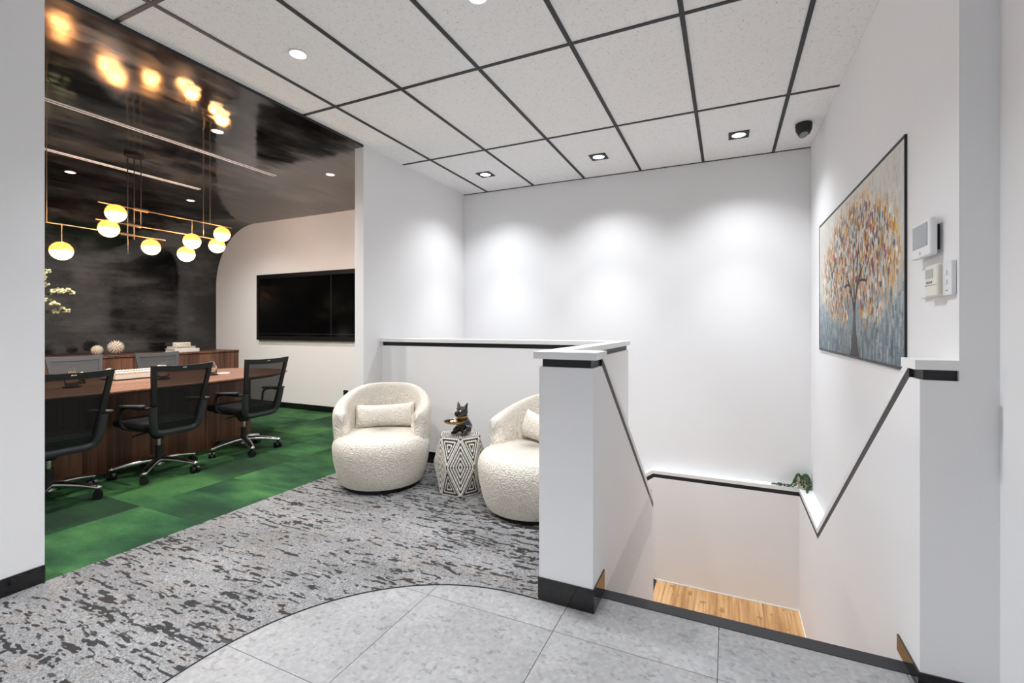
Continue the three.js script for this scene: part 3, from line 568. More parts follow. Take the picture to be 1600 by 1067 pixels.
// ---- screen
{
  const t = thing('wall_screen_panel', 'large black twin display on the white boardroom wall', 'screen', [-6.55, 1.01, ZT]);
  part(t, 'bezel', join([span(0, 2.05, 0, 0.06, 0.001, 0.05), span(0, 2.05, 0.93, 0.99, 0.001, 0.05), span(0, 0.05, 0.06, 0.93, 0.001, 0.05), span(2.0, 2.05, 0.06, 0.93, 0.001, 0.05)]), M.black);
  part(t, 'screen', span(0.05, 1.53, 0.06, 0.93, 0.005, 0.04), M.screen);
  part(t, 'screen', span(1.536, 2.0, 0.06, 0.93, 0.005, 0.042), M.screen);
  part(t, 'screen_edge', span(1.53, 1.536, 0.06, 0.93, 0.005, 0.046), M.darkGreyPlastic);
  part(t, 'lip', span(0.05, 2.0, 0.093, 0.098, 0.04, 0.05), M.darkGreyPlastic);
}
{
  const o = thing('power_outlet', 'small black outlet on the screen wall behind the left armchair', 'outlet', [-4.78, 0.26, ZT]);
  part(o, 'plate', rbox(0.075, 0.075, 0.016, 0.004, 0, 0.0375, 0.009), M.black);
  part(o, 'socket', rbox(0.05, 0.05, 0.004, 0.002, 0, 0.0375, 0.018), M.blackPlastic);
}
// ---- on the credenza
function spikyBall(at, r, label, seed) {
  const o = thing('spiky_ball', label, 'ornament', at, 0, 'spiky balls on the credenza');
  part(o, 'core', new THREE.SphereGeometry(r * 0.6, 20, 14).translate(0, r, 0), M.bone);
  const cone = new THREE.ConeGeometry(r * 0.13, r * 0.5, 6).translate(0, r * 0.75, 0), list = [], n = 90, up = new THREE.Vector3(0, 1, 0);
  for (let i = 0; i < n; i++) { const y = 1 - (i + 0.5) / n * 2, s = Math.sqrt(1 - y * y), a = i * 2.39996; list.push(cone.clone().applyQuaternion(new THREE.Quaternion().setFromUnitVectors(up, new THREE.Vector3(Math.cos(a) * s, y, Math.sin(a) * s))).translate(0, r, 0)); }
  part(o, 'spikes', join(list), M.bone, { kind: 'stuff' });
}
spikyBall([-7.28, CRT + 0.002, -3.13], 0.068, 'smaller cream spiky ball on the credenza', 1);
spikyBall([-7.28, CRT + 0.004, -3.33], 0.096, 'larger cream spiky ball on the credenza', 2);
{
  const b1 = thing('book', 'thick white book at the bottom of the pile on the credenza', 'book', [-7.28, CRT, -4.15], Math.PI / 2, 'books on the credenza');
  part(b1, 'cover', join([rspan(-0.17, 0.17, 0, 0.005, -0.12, 0.12, 0.001), rspan(-0.17, 0.17, 0.043, 0.048, -0.12, 0.12, 0.001), rspan(-0.17, 0.17, 0.005, 0.043, 0.113, 0.12, 0.001)]), M.white);
  part(b1, 'pages', span(-0.165, 0.165, 0.005, 0.043, -0.115, 0.113), M.cream);
  const b2 = thing('book', 'thinner book with printed spine on top of the pile on the credenza', 'book', [-7.28, CRT + 0.0485, -4.13], Math.PI / 2 + 0.08, 'books on the credenza');
  const cv = document.createElement('canvas'); cv.width = 256; cv.height = 32; const x = cv.getContext('2d'); x.fillStyle = '#d9d2c8'; x.fillRect(0, 0, 256, 32); x.fillStyle = '#4a3026'; const rr = rng(3); for (let i = 0; i < 20; i++) x.fillRect(12 + i * 12, 7 + rr() * 4, 8, 15 - rr() * 4);
  const ct = new THREE.CanvasTexture(cv); ct.colorSpace = THREE.SRGBColorSpace;
  part(b2, 'cover', join([rspan(-0.14, 0.14, 0, 0.004, -0.1, 0.1, 0.001), rspan(-0.14, 0.14, 0.026, 0.03, -0.1, 0.1, 0.001)]), M.cream);
  part(b2, 'pages', span(-0.135, 0.135, 0.004, 0.026, -0.096, 0.094), M.cream);
  part(b2, 'spine', new THREE.BoxGeometry(0.28, 0.03, 0.004).translate(0, 0.015, 0.1), std({ map: ct, roughness: 0.7 }));
  const g = thing('bead_garland', 'white bead garland coiled on top of the books', 'garland', [-7.28, CRT + 0.0785, -4.14]);
  for (let ring = 0; ring < 2; ring++) for (let i = 0; i < 18; i++) { const a = i / 18 * Math.PI * 2 + ring * 0.17; part(g, 'bead', new THREE.SphereGeometry(0.0165, 10, 8).translate(Math.cos(a) * 0.075, 0.0165 + ring * 0.026, Math.sin(a) * 0.1), M.cream); }
}
{
  // flowering branches in a vase, mostly behind the near wall
  const v = thing('flower_vase', 'pale flowering branches in a vase at the left end of credenza', 'vase', [-7.3, CRT, -2.3]);
  part(v, 'vase', new THREE.LatheGeometry([[0, 0.0], [0.07, 0], [0.1, 0.08], [0.09, 0.2], [0.05, 0.3], [0.06, 0.34], [0.05, 0.335], [0.04, 0.3], [0, 0.28]].map((p) => new THREE.Vector2(...p)), 32), M.white);
  const r = rng(41), leaf = new THREE.SphereGeometry(1, 8, 5).scale(0.011, 0.004, 0.04), bloom = new THREE.IcosahedronGeometry(0.015, 1);
  for (let k = 0; k < 11; k++) {
    const dz = k < 8 ? -0.12 - 0.5 * r() : 0.3 * r(), top = 0.55 + 0.5 * r(), dx = (r() - 0.4) * 0.4, pts = [[0, 0.3, 0], [dx * 0.3, 0.3 + (top - 0.3) * 0.6, dz * 0.35], [dx * 0.8, top, dz * 0.8], [dx, top + 0.02 * r() - 0.02, dz]];
    const st = part(v, 'stem', tube(pts, 0.004, 20, 5), M.bark), cv = new THREE.CatmullRomCurve3(pts.map((p) => new THREE.Vector3(...p))), lv = [], fl = [];
    for (let i = 0; i < 9; i++) { const p = cv.getPoint(0.5 + 0.5 * i / 9); lv.push(leaf.clone().rotateX((r() - 0.5) * 1.4).rotateY(r() * 6.28).translate(p.x + (r() - 0.5) * 0.05, p.y + (r() - 0.5) * 0.05, p.z + (r() - 0.5) * 0.05)); }
    for (let i = 0; i < 3; i++) { const p = cv.getPoint(0.72 + 0.14 * i); const ox = (r() - 0.5) * 0.05, oy = (r() - 0.5) * 0.06; for (let q = 0; q < 7; q++) fl.push(bloom.clone().translate(p.x + ox + (r() - 0.5) * 0.045, p.y + oy + (r() - 0.5) * 0.035, p.z + (r() - 0.5) * 0.06)); }
    part(st, 'leaves', join(lv), M.leafGrey, { kind: 'stuff' }); part(st, 'blossom', join(fl), M.petal, { kind: 'stuff' });
  }
}
// ---- on the table
{
  const t = thing('woven_tray', 'white beaded tray with loop handles on the boardroom table', 'tray', [-5.25, TT, -2.56]);
  part(t, 'tray_base', rspan(-0.13, 0.13, 0, 0.012, -0.22, 0.22, 0.004), M.darkGreyPlastic);
  for (const [x0, x1, z0, z1] of [[-0.13, -0.118, -0.22, 0.22], [0.118, 0.13, -0.22, 0.22], [-0.118, 0.118, -0.22, -0.208], [-0.118, 0.118, 0.208, 0.22]]) part(t, 'side', rspan(x0, x1, 0.012, 0.062, z0, z1, 0.003), M.cream);
  for (let i = 0; i < 18; i++) for (const x of [-0.124, 0.124]) part(t, 'bead', new THREE.SphereGeometry(0.0135, 8, 6).translate(x, 0.068, -0.21 + i * 0.0247), M.cream);
  for (const s of [-1, 1]) part(t, 'handle', new THREE.TorusGeometry(0.045, 0.008, 8, 20, Math.PI).rotateY(Math.PI / 2 + 0.4).translate(0, 0.06, s * 0.214), M.bone);
  const spots = [[-4.93, -1.95, 'glass carafe on a black coaster by the leftmost chair'], [-4.9, -2.62, 'glass carafe on a black coaster behind the middle chair'], [-4.85, -3.05, 'glass carafe on a black coaster near the table end']];
  for (const [x, z, label] of spots) {
    const c = thing('glass_carafe', label, 'carafe', [x, TT, z], 0, 'carafes on the boardroom table');
    part(c, 'coaster', cyl(0.058, 0.058, 0.008, 0, 0.004, 0, 28), M.black);
    part(c, 'carafe', new THREE.LatheGeometry([[0, 0.012], [0.042, 0.012], [0.046, 0.02], [0.046, 0.085], [0.03, 0.115], [0.027, 0.135], [0.0255, 0.135], [0.028, 0.114], [0.0435, 0.084], [0.0435, 0.021], [0, 0.016]].map((p) => new THREE.Vector2(...p)), 28), phy({ color: 0xffffff, roughness: 0.02, transmission: 1, thickness: 0.02, ior: 1.45 }));
    part(c, 'stopper', new THREE.SphereGeometry(0.02, 14, 10).translate(0, 0.15, 0), M.glass);
  }
  const p = thing('paper_coaster', 'round white paper coaster beside the carafe at the table end', 'coaster', [-4.92, TT, -3.22]);
  part(p, 'disc', cyl(0.06, 0.06, 0.003, 0, 0.0015, 0, 28), M.white); part(p, 'rim', new THREE.TorusGeometry(0.058, 0.002, 6, 28).rotateX(Math.PI / 2).translate(0, 0.003, 0), M.cream);
  const k = thing('gold_knot', 'small gold knot ornament on the table behind the leftmost chair', 'ornament', [-5.2, TT, -2.12]);
  part(k, 'knot', new THREE.TorusKnotGeometry(0.03, 0.011, 80, 10, 2, 3).translate(0, 0.05, 0), M.gold); part(k, 'foot', cyl(0.03, 0.034, 0.01, 0, 0.005, 0), M.black);
}

// ================================================================= LOUNGE
// ---- tub armchairs
function makeArmchair() {
  const c = new THREE.Group();
  part(c, 'plinth', cyl(0.28, 0.28, 0.03, 0, 0.016, 0.03, 56), M.black);
  const prof = [[0, 0.033], [0.24, 0.033], [0.312, 0.036], [0.325, 0.048], [0.345, 0.10], [0.365, 0.18], [0.378, 0.26], [0.381, 0.31], [0.376, 0.345], [0.362, 0.375], [0.335, 0.398], [0.28, 0.414], [0.2, 0.424], [0.1, 0.43], [0, 0.431]];
  const sp = new THREE.SplineCurve(prof.map((p) => new THREE.Vector2(...p))).getPoints(60).map((p) => new THREE.Vector2(Math.max(0, p.x), p.y));
  const lg = new THREE.LatheGeometry(sp, 72); { const uv = lg.attributes.uv, p = lg.attributes.position; let acc = [0]; for (let i = 1; i < sp.length; i++) acc.push(acc[i - 1] + sp[i].distanceTo(sp[i - 1])); for (let i = 0; i < uv.count; i++) uv.setXY(i, uv.getX(i) * 2.4, acc[i % sp.length]); }
  lg.scale(0.96, 0.955, 0.96).translate(0, 0, 0.035);
  part(c, 'seat', lg, M.boucle);
  // back: wraps round the seat, high at the rear, falling to the arms
  const A = 2.12, nu = 72, nv = 36;
  const shell = gridGeo(nv, nu, (u, v) => {
    const s = v * 2 - 1, a = s * A, f = Math.abs(s), end = f > 0.93 ? Math.sqrt(Math.max(0, 1 - ((f - 0.93) / 0.07) ** 2)) : 1;
    const top = mix(0.735, 0.55, sstep(0.2, 1.0, f) * 0.6 + 0.4 * f * f), bot = 0.29;
    const th = 0.118 * (0.25 + 0.75 * end), mid = 0.302, e = u * Math.PI * 2, hh = (top - bot) / 2 * (0.82 + 0.18 * end);
    const k = 0.55, cx = Math.sign(Math.cos(e)) * Math.pow(Math.abs(Math.cos(e)), k), cy = Math.sign(Math.sin(e)) * Math.pow(Math.abs(Math.sin(e)), k * 0.72);
    const y = bot + (top - bot) / 2 + cy * hh - (1 - end) * 0.03, r = mid + cx * th / 2 * (end * 0.98 + 0.02) + 0.018 * sstep(0.3, 0.62, y);
    const aa = a;
    return [Math.sin(aa) * -r, y, -Math.cos(aa) * r, a * 0.36, u * 1.1];
  }, true);
  part(c, 'backrest', shell, M.boucle);
  return c;
}
function pillowGeo(w, h, t) {
  const side = (s) => gridGeo(40, 24, (u, v) => { const a = u * 2 - 1, b = v * 2 - 1, ex = 1 - 0.06 * (1 - b * b) * 0 , pin = 1 + 0.05 * Math.pow(Math.abs(a), 6) * Math.pow(Math.abs(b), 2), th = Math.pow(Math.max(0, (1 - Math.pow(Math.abs(a), 5)) * (1 - Math.pow(Math.abs(b), 2.6))), 0.55);
    return [s * a * w / 2 * (1 - 0.035 * (1 - b * b)), b * h / 2 * (1 - 0.10 * (1 - a * a)) * pin, s * th * t / 2, a * w / 2, b * h / 2]; });
  return join([side(1), side(-1)]);
}
{
  const proto = makeArmchair();
  const put = (at, turn, label) => { const o = proto.clone(); o.name = numbered('tub_armchair'); o.position.set(...at); o.rotation.y = turn; o.userData = { label, category: 'armchair', group: 'cream boucle armchairs' }; scene.add(o); };
  const chairs = [[[-2.455, 0.003, -2.88], 0.52, 'cream boucle tub armchair beside the green carpet'], [[-1.165, 0.003, -2.9], -0.46, 'cream boucle tub armchair half hidden by the white post']];
  const pg = pillowGeo(0.475, 0.19, 0.13);
  chairs.forEach(([at, turn, label], i) => {
    put(at, turn, label);
    const p = single('cushion', pg, M.boucle, ['cream boucle lumbar cushion on the left armchair', 'cream boucle lumbar cushion on the armchair behind the post'][i], 'cushion', 'lumbar cushions');
    const d = 0.092; p.position.set(at[0] - Math.sin(turn) * d, 0.497, at[2] - Math.cos(turn) * d); p.rotation.set(-0.2, turn, i ? -0.10 : 0.04, 'YXZ');
  });
}
// ---- faceted inlay stool
{
  const S = 512;
  const pat = (tri) => {
    const cv = document.createElement('canvas'); cv.width = cv.height = S; const x = cv.getContext('2d'), r = rng(tri ? 8 : 9);
    x.fillStyle = '#3a3632'; x.fillRect(0, 0, S, S);
    const ctr = tri ? [S / 2, S * 2 / 3 * 0.5 + 0] : [S / 2, S / 2], V = tri ? [[0, 0], [S, 0], [S / 2, S]] : [[S / 2, 0], [S, S / 2], [S / 2, S], [0, S / 2]];
    const cx = V.reduce((a, p) => a + p[0], 0) / V.length, cy = V.reduce((a, p) => a + p[1], 0) / V.length;
    for (let k = 0; k < (tri ? 3 : 5); k++) {
      const f = 1 - (k + 0.36) / (tri ? 3.15 : 5.1), wd = S * (tri ? 0.05 : 0.044);
      for (let i = 0; i < V.length; i++) {
        const a = V[i], b = V[(i + 1) % V.length], n = Math.max(3, Math.round(f * 11));
        for (let q = 0; q < n; q++) {
          const p0 = (q + 0.04) / n, p1 = (q + 0.96) / n, w = 222 + r() * 26;
          x.strokeStyle = 'rgb(' + [w, w - 5, w - 14].map(Math.round).join(',') + ')'; x.lineWidth = wd; x.lineCap = 'butt';
          x.beginPath(); x.moveTo(cx + (mix(a[0], b[0], p0) - cx) * f, cy + (mix(a[1], b[1], p0) - cy) * f); x.lineTo(cx + (mix(a[0], b[0], p1) - cx) * f, cy + (mix(a[1], b[1], p1) - cy) * f); x.stroke();
        }
      }
    }
    const t = new THREE.CanvasTexture(cv); t.colorSpace = THREE.SRGBColorSpace; return std({ map: t, roughness: 0.4, side: THREE.DoubleSide });
  };
  const dia = pat(false), tri = pat(true);
  const o = thing('inlay_stool', 'faceted black and bone inlay side table between the armchairs', 'side table', [-1.79, 0.003, -2.95], Math.atan2(1.79, 2.95));
  const Hh = 0.42, Rt = 0.162, Rm = 0.196, ring = (R, y, off) => [...Array(6)].map((_, k) => { const a = (k + off) / 6 * Math.PI * 2; return [Math.sin(a) * R, y, Math.cos(a) * R]; });
  const Tt = ring(Rt, Hh, 0), Mm = ring(Rm, Hh / 2 + 0.01, 0.5), Bb = ring(Rt, 0, 0);
  const facet = (pts, uvs, idx) => { const g = new THREE.BufferGeometry(); g.setAttribute('position', new THREE.Float32BufferAttribute(pts.flat(), 3)); g.setAttribute('uv', new THREE.Float32BufferAttribute(uvs.flat(), 2)); g.setIndex(idx); const h = g.toNonIndexed(); h.computeVertexNormals(); return h; };
  const inset = Rt - 0.006;
  part(o, 'core', new THREE.CylinderGeometry(inset * 0.86, inset * 0.86, Hh - 0.012, 6).translate(0, Hh / 2, 0), M.black);
  for (let k = 0; k < 6; k++) {
    const j = (k + 5) % 6, n = (k + 1) % 6;
    part(o, 'diamond_facet', facet([Tt[k], Mm[j], Bb[k], Mm[k]], [[0.5, 1], [0, 0.5], [0.5, 0], [1, 0.5]], [0, 1, 3, 1, 2, 3]), dia);
    part(o, 'triangle_facet', facet([Tt[k], Mm[k], Tt[n]], [[0, 1], [0.5, 0], [1, 1]], [0, 1, 2]), tri);
    part(o, 'triangle_facet', facet([Bb[k], Bb[n], Mm[k]], [[0, 1], [1, 1], [0.5, 0]], [0, 1, 2]), tri);
    part(o, 'top_facet', facet([[0, Hh, 0], Tt[k], Tt[n]], [[0.5, 0], [0, 1], [1, 1]], [0, 1, 2]), tri);
  }
  part(o, 'underside', new THREE.CylinderGeometry(Rt * 0.98, Rt * 0.98, 0.004, 6).translate(0, 0.002, 0), M.black);
}
// ---- bulldog figurine holding a tray
{
  const o = thing('dog_figurine', 'glossy black sitting bulldog figurine holding a gold tray', 'figurine', [-1.765, 0.424, -2.95], Math.atan2(1.79, 2.95) - 0.75);
  const caps = [ // [a, b, ra, rb]; the dog looks along +z
    [[0, 0.05, -0.02], [0, 0.112, 0.008], 0.053, 0.042], [[0, 0.10, 0.012], [0, 0.135, 0.012], 0.038, 0.034],
    [[-0.01, 0.165, 0.016], [0.01, 0.166, 0.02], 0.04, 0.04], [[-0.015, 0.15, 0.05], [0.015, 0.15, 0.05], 0.021, 0.021], [[0, 0.16, 0.058], [0, 0.163, 0.06], 0.009, 0.008],
    [[-0.02, 0.147, 0.04], [-0.016, 0.14, 0.044], 0.014, 0.011], [[0.02, 0.147, 0.04], [0.016, 0.14, 0.044], 0.014, 0.011],
    [[0.04, 0.04, 0.0], [0.046, 0.028, 0.03], 0.03, 0.022], [[-0.04, 0.04, 0.0], [-0.046, 0.028, 0.03], 0.03, 0.022],
    [[0.046, 0.014, 0.03], [0.05, 0.011, 0.062], 0.013, 0.012], [[-0.046, 0.014, 0.03], [-0.05, 0.011, 0.062], 0.013, 0.012],
    [[0.036, 0.115, 0.01], [0.042, 0.085, 0.035], 0.015, 0.012], [[0.042, 0.085, 0.035], [0.034, 0.088, 0.072], 0.011, 0.010],
    [[-0.036, 0.115, 0.01], [-0.042, 0.085, 0.035], 0.015, 0.012], [[-0.042, 0.085, 0.035], [-0.034, 0.088, 0.072], 0.011, 0.010],
    [[0.031, 0.19, 0.012], [0.046, 0.23, 0.006], 0.017, 0.004], [[-0.031, 0.19, 0.012], [-0.046, 0.23, 0.006], 0.017, 0.004],
  ];
  const res = 72, half = 0.128, cy = 0.115, mc = new MarchingCubes(res, new THREE.MeshBasicMaterial(), false, false, 400000);
  mc.isolation = 0;
  for (let k = 0; k < res; k++) for (let j = 0; j < res; j++) for (let i = 0; i < res; i++) {
    const x = (i / res * 2 - 1) * half, y = (j / res * 2 - 1) * half + cy, z = (k / res * 2 - 1) * half; let d = 1;
    for (const [a, b, ra, rb] of caps) {
      const bx = b[0] - a[0], by = b[1] - a[1], bz = b[2] - a[2], t = clamp(((x - a[0]) * bx + (y - a[1]) * by + (z - a[2]) * bz) / (bx * bx + by * by + bz * bz));
      const e = Math.hypot(x - a[0] - bx * t, y - a[1] - by * t, z - a[2] - bz * t) - mix(ra, rb, t), kk = 0.009, h = clamp(0.5 + 0.5 * (d - e) / kk);
      d = mix(d, e, h) - kk * h * (1 - h);
    }
    mc.field[i + j * res + k * res * res] = -Math.max(d, 0.003 - y);
  }
  mc.update();
  const cnt = mc.count, g = new THREE.BufferGeometry(), pp = new Float32Array(cnt * 3), nn = new Float32Array(cnt * 3);
  for (let i = 0; i < cnt; i++) { pp[i * 3] = mc.positionArray[i * 3] * half; pp[i * 3 + 1] = mc.positionArray[i * 3 + 1] * half + cy; pp[i * 3 + 2] = mc.positionArray[i * 3 + 2] * half; }
  g.setAttribute('position', new THREE.BufferAttribute(pp, 3)); let dg = mergeVertices(g, 1e-5); dg.computeVertexNormals();
  part(o, 'body', dg, M.glossBlack);
  for (const s of [-1, 1]) { part(o, 'eye', new THREE.SphereGeometry(0.007, 12, 8).translate(s * 0.021, 0.177, 0.053), M.white); part(o, 'ear_inner', new THREE.ConeGeometry(0.008, 0.026, 10).scale(1, 1, 0.35).rotateZ(-s * 0.35).translate(s * 0.039, 0.211, 0.02), M.darkGreyPlastic); }
  part(o, 'nose', new THREE.SphereGeometry(0.006, 12, 8).scale(1.3, 0.8, 0.8).translate(0, 0.163, 0.07), M.tyre);
  part(o, 'collar', new THREE.TorusGeometry(0.04, 0.005, 8, 28).rotateX(Math.PI / 2 + 0.1).translate(0, 0.131, 0.012), M.gold);
  const tr = part(o, 'tray', new THREE.LatheGeometry([[0, 0], [0.055, 0], [0.068, 0.008], [0.07, 0.012], [0.066, 0.011], [0.054, 0.004], [0, 0.004]].map((p) => new THREE.Vector2(...p)), 32).scale(1.2, 1.1, 1).translate(0, 0.096, 0.1), M.gold);
  const r = rng(12); for (let i = 0; i < 7; i++) part(tr, 'sweet', new THREE.SphereGeometry(0.011, 10, 8).scale(1.5, 0.9, 1).rotateY(r() * 3).translate((r() - 0.5) * 0.1, 0.11, 0.1 + (r() - 0.5) * 0.075), i % 3 ? M.bone : M.tyre);
}

// ================================================================= ON THE RIGHT WALL
{
  const W = 1.99, Hh = 0.995, cv = document.createElement('canvas'); cv.width = 1400; cv.height = 700; const x = cv.getContext('2d'), r = rng(2024), w = 1400, h = 700;
  const rgb = (c, k = 1) => 'rgb(' + c.map((v) => Math.round(clamp(v * k, 0, 255))).join(',') + ')';
  const g = x.createLinearGradient(0, 0, 0, h); g.addColorStop(0, '#e2ddd4'); g.addColorStop(0.45, '#d3d3ce'); g.addColorStop(0.75, '#9aa5a9'); g.addColorStop(1, '#5f6e76'); x.fillStyle = g; x.fillRect(0, 0, w, h);
  for (let i = 0; i < 3200; i++) { // knife strokes of the ground
    const px = r() * w, py = r() * h, t = py / h, base = t > 0.62 ? [[98, 114, 122], [130, 144, 150], [174, 184, 188], [70, 84, 92], [205, 210, 210]] : [[220, 214, 204], [208, 205, 198], [230, 226, 218], [194, 197, 196]];
    x.globalAlpha = 0.35; x.fillStyle = rgb(base[Math.floor(r() * base.length)], 0.92 + 0.16 * r()); x.fillRect(px, py, 7 + 12 * r(), 14 + 44 * r() * (t > 0.6 ? 1 : 0.7));
  }
  x.globalAlpha = 1;
  const cols = [[222, 156, 84], [232, 182, 116], [238, 234, 226], [228, 222, 212], [204, 140, 76], [216, 190, 110], [222, 206, 184], [148, 84, 84], [120, 68, 72], [98, 122, 124], [78, 104, 106], [196, 124, 84], [240, 238, 232], [186, 182, 176]];
  const boughs = () => {
    x.globalAlpha = 1;
  // trunk and boughs
  x.save(); x.translate(215, 0); x.fillStyle = '#3d3a3c'; x.strokeStyle = '#3d3a3c'; x.lineCap = 'round';
  x.beginPath(); x.moveTo(505, h); x.quadraticCurveTo(560, 600, 562, 500); x.lineTo(592, 500); x.quadraticCurveTo(600, 600, 660, h); x.fill();
  const bough = (pts, lw) => { x.lineWidth = lw; x.beginPath(); x.moveTo(...pts[0]); x.quadraticCurveTo(...pts[1], ...pts[2]); x.stroke(); };
  bough([[572, 520], [555, 430], [470, 370]], 17); bough([[582, 520], [600, 420], [690, 350]], 19); bough([[577, 520], [575, 400], [560, 250]], 14); bough([[510, 400], [470, 380], [400, 395]], 10); bough([[640, 390], [690, 380], [760, 395]], 10); bough([[600, 460], [640, 330], [650, 230]], 10); bough([[480, 375], [440, 320], [430, 260]], 7); bough([[690, 350], [760, 300], [800, 250]], 7);
  x.strokeStyle = '#6a6462'; for (let i = 0; i < 14; i++) { x.lineWidth = 2; x.beginPath(); x.moveTo(520 + i * 10, h); x.quadraticCurveTo(565 + i * 1.5, 600, 566 + i * 1.8, 505); x.stroke(); }
  x.restore();
  };
  const count = 2900;
  for (let i = 0; i < count; i++) {
    const a = r() * 6.283, q = Math.pow(r(), 0.6) * (0.92 + 0.22 * r()), px = 735 + Math.cos(a) * q * 640, py = 300 + Math.sin(a) * q * 262 + (Math.abs(Math.cos(a)) > 0.55 ? 30 : 0);
    if (i === 2000) boughs();
    if (i > 2000 && py > 330) continue;
    if (py > 455 && Math.abs(px - 792) < 95) continue;
    const pale = q > 0.9, c = cols[Math.floor(r() * (pale ? 7 : cols.length))]; x.globalAlpha = q > 0.98 ? 0.4 : 0.9; x.fillStyle = rgb(c, 0.85 + 0.25 * r());
    const lw = 7 + 8 * r(), lh = 16 + 20 * r(); x.save(); x.translate(px, py); x.rotate((r() - 0.5) * 0.35); x.beginPath(); x.ellipse(0, 0, lw / 1.5, lh / 1.6, 0, 0, 6.3); x.fill(); x.restore();
  }
  x.globalAlpha = 1;
  const t = new THREE.CanvasTexture(cv); t.colorSpace = THREE.SRGBColorSpace;
  const p = thing('tree_painting', 'wide painting of a tree with orange and white leaves in black frame', 'painting', [XRU, 1.525, -3.452], -Math.PI / 2);
  part(p, 'canvas', new THREE.BoxGeometry(W - 0.012, Hh - 0.02, 0.006).translate(0, 0, 0.0037), std({ map: t, roughness: 0.75 }));
  for (const s of [-1, 1]) { part(p, 'frame_rail', rbox(W, 0.014, 0.009, 0.001, 0, s * (Hh / 2 - 0.007), 0.0047), M.black); part(p, 'frame_stile', rbox(0.008, Hh - 0.028, 0.009, 0.001, s * (W / 2 - 0.004), 0, 0.0047), M.black); }
}
const onWall = (name, label, cat, z, y) => thing(name, label, cat, [XRU, y, z], -Math.PI / 2);   // local x runs towards the camera, local z off the wall
{
  const i = onWall('intercom_panel', 'white intercom panel with a grey screen on the right wall', 'intercom', -2.19, 1.535);
  part(i, 'bracket', rbox(0.12, 0.09, 0.016, 0.002, 0, 0, 0.008), M.black);
  part(i, 'housing', rbox(0.186, 0.134, 0.022, 0.006, 0, 0, 0.027, 3), M.whitePlastic);
  part(i, 'display', rbox(0.142, 0.084, 0.002, 0.0008, 0, 0.012, 0.0385), std({ color: 0x8f939b, roughness: 0.2 }));
  part(i, 'button', cyl(0.006, 0.006, 0.002, 0, 0, 0, 16).rotateX(Math.PI / 2).translate(0, -0.05, 0.0388), std({ color: 0xc9ccd0, roughness: 0.4 }));
  const s = onWall('sensor_plate', 'slim white plate with three dark slots left of the thermostat', 'wall plate', -2.225, 1.375);
  part(s, 'plate', rbox(0.085, 0.108, 0.012, 0.003, 0, 0, 0.0065), M.whitePlastic);
  for (let k = 0; k < 3; k++) part(s, 'slot', rbox(0.004, 0.016, 0.002, 0.0005, 0.016, 0.03 - k * 0.03, 0.013), M.darkGreyPlastic);
  const t = onWall('thermostat', 'cream thermostat with small display and three buttons', 'thermostat', -2.122, 1.377);
  part(t, 'housing', rbox(0.108, 0.112, 0.028, 0.006, 0, 0, 0.0145, 3), M.cream);
  part(t, 'display', rbox(0.064, 0.032, 0.002, 0.0005, -0.012, 0.026, 0.0288), std({ color: 0xa7aaa5, roughness: 0.3 }));
  for (let k = 0; k < 3; k++) part(t, 'button', rbox(0.013, 0.008, 0.003, 0.001, -0.03 + k * 0.018, -0.005, 0.029), std({ color: 0x8e8a82, roughness: 0.5 }));
  part(t, 'flap_seam', rbox(0.104, 0.0015, 0.001, 0.0003, 0, -0.016, 0.0288), M.darkGreyPlastic);
  const w = onWall('light_switch', 'white two-button switch plate nearest the wall corner', 'switch', -2.030, 1.378);
  part(w, 'plate', rbox(0.07, 0.116, 0.014, 0.004, 0, 0, 0.0075, 3), M.whitePlastic);
  for (const y of [0.02, -0.012]) part(w, 'button', rbox(0.012, 0.014, 0.004, 0.001, 0, y, 0.016), M.white);
  part(w, 'mark', rbox(0.014, 0.003, 0.0006, 0.0002, 0, -0.042, 0.0148), M.darkGreyPlastic);
}
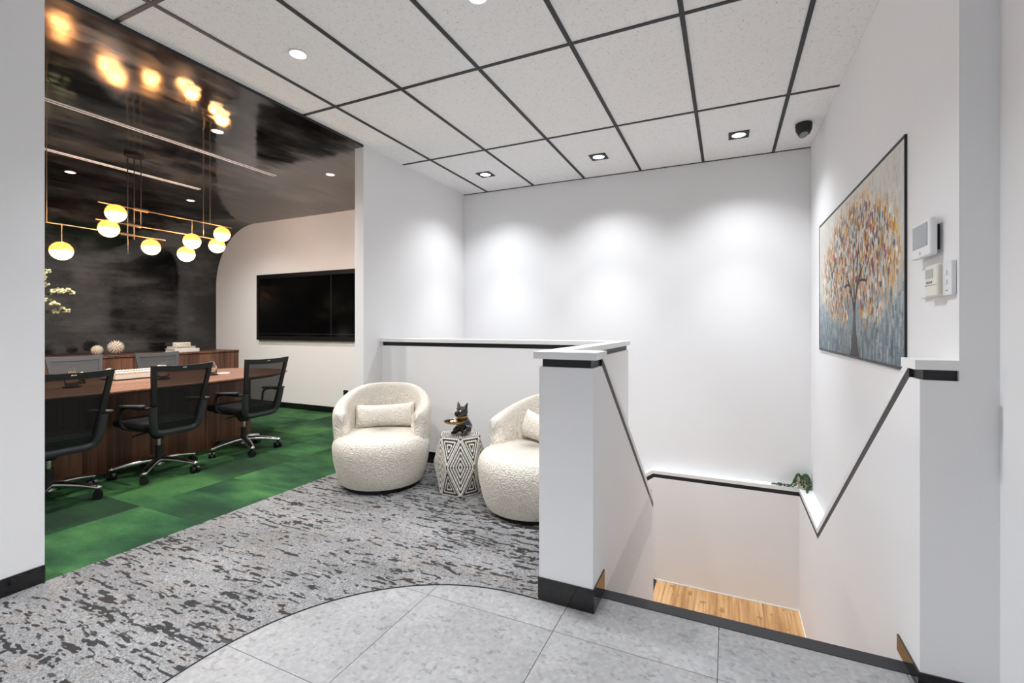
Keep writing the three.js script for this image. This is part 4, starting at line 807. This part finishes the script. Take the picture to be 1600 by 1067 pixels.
// ---- trailing plant on the ledge
{
  const p = thing('trailing_plant', 'small trailing succulent in a pale pot on the stairwell ledge', 'plant', [0.615, -0.2345, -4.866]);
  part(p, 'pot', new THREE.LatheGeometry([[0, 0], [0.034, 0], [0.042, 0.09], [0.039, 0.09], [0.034, 0.075], [0, 0.075]].map((q) => new THREE.Vector2(...q)), 28), M.bone);
  part(p, 'soil', cyl(0.035, 0.035, 0.004, 0, 0.076, 0), M.bark);
  const r = rng(88), strands = [[[0, 0.08, 0], [-0.04, 0.12, 0.01], [-0.065, 0.06, 0.02], [-0.1, 0.012, 0.018], [-0.17, 0.01, 0.015], [-0.245, 0.01, 0.012]], [[0, 0.08, 0], [-0.035, 0.115, 0], [-0.058, 0.07, -0.01], [-0.09, 0.014, -0.012], [-0.15, 0.01, -0.02], [-0.2, 0.01, -0.015]], [[0, 0.08, 0], [0.02, 0.125, 0.02], [0.045, 0.09, 0.04], [0.03, 0.02, 0.06], [0.02, 0.012, 0.1], [0.015, 0.01, 0.15]], [[0, 0.08, 0], [0.03, 0.12, 0.0], [0.055, 0.08, 0.015], [0.055, 0.03, 0.03], [0.04, 0.014, 0.06]], [[0, 0.08, 0], [0, 0.11, 0.03], [0, 0.08, 0.047], [0.002, 0.04, 0.048], [0.004, 0.018, 0.049]], [[0, 0.08, 0], [-0.015, 0.115, 0.03], [-0.02, 0.07, 0.044], [-0.022, 0.03, 0.046]], [[0, 0.08, 0], [0.012, 0.12, 0.02], [0.024, 0.085, 0.042], [0.03, 0.045, 0.046]], [[0, 0.08, 0], [-0.03, 0.125, 0.015], [-0.055, 0.08, 0.03], [-0.058, 0.03, 0.03], [-0.08, 0.012, 0.03]], [[0, 0.08, 0], [0.01, 0.12, -0.01], [0.04, 0.11, -0.02], [0.05, 0.05, -0.02]]];
  const bead = new THREE.SphereGeometry(0.0058, 7, 5).scale(1.25, 0.85, 0.85);
  for (const s of strands) {
    const cv = new THREE.CatmullRomCurve3(s.map((q) => new THREE.Vector3(...q))), n = Math.round(cv.getLength() / 0.0075), l = [];
    const st = part(p, 'stem', new THREE.TubeGeometry(cv, 24, 0.0015, 5), M.leafGrey);
    for (let i = 2; i < n; i++) { const q = cv.getPoint(i / n); for (let k = 0; k < 2; k++) l.push(bead.clone().rotateY(r() * 6).rotateZ(r() - 0.5).translate(q.x + (r() - 0.5) * 0.013, Math.max(0.006, q.y + (r() - 0.5) * 0.013), q.z + (r() - 0.5) * 0.013)); }
    part(st, 'leaves', join(l), M.leaf, { kind: 'stuff' });
  }
}

scene.traverse((o) => { if (o.isMesh) { o.castShadow = true; o.receiveShadow = true; } });
scene.updateMatrixWorld(true);
renderer.render(scene, camera);
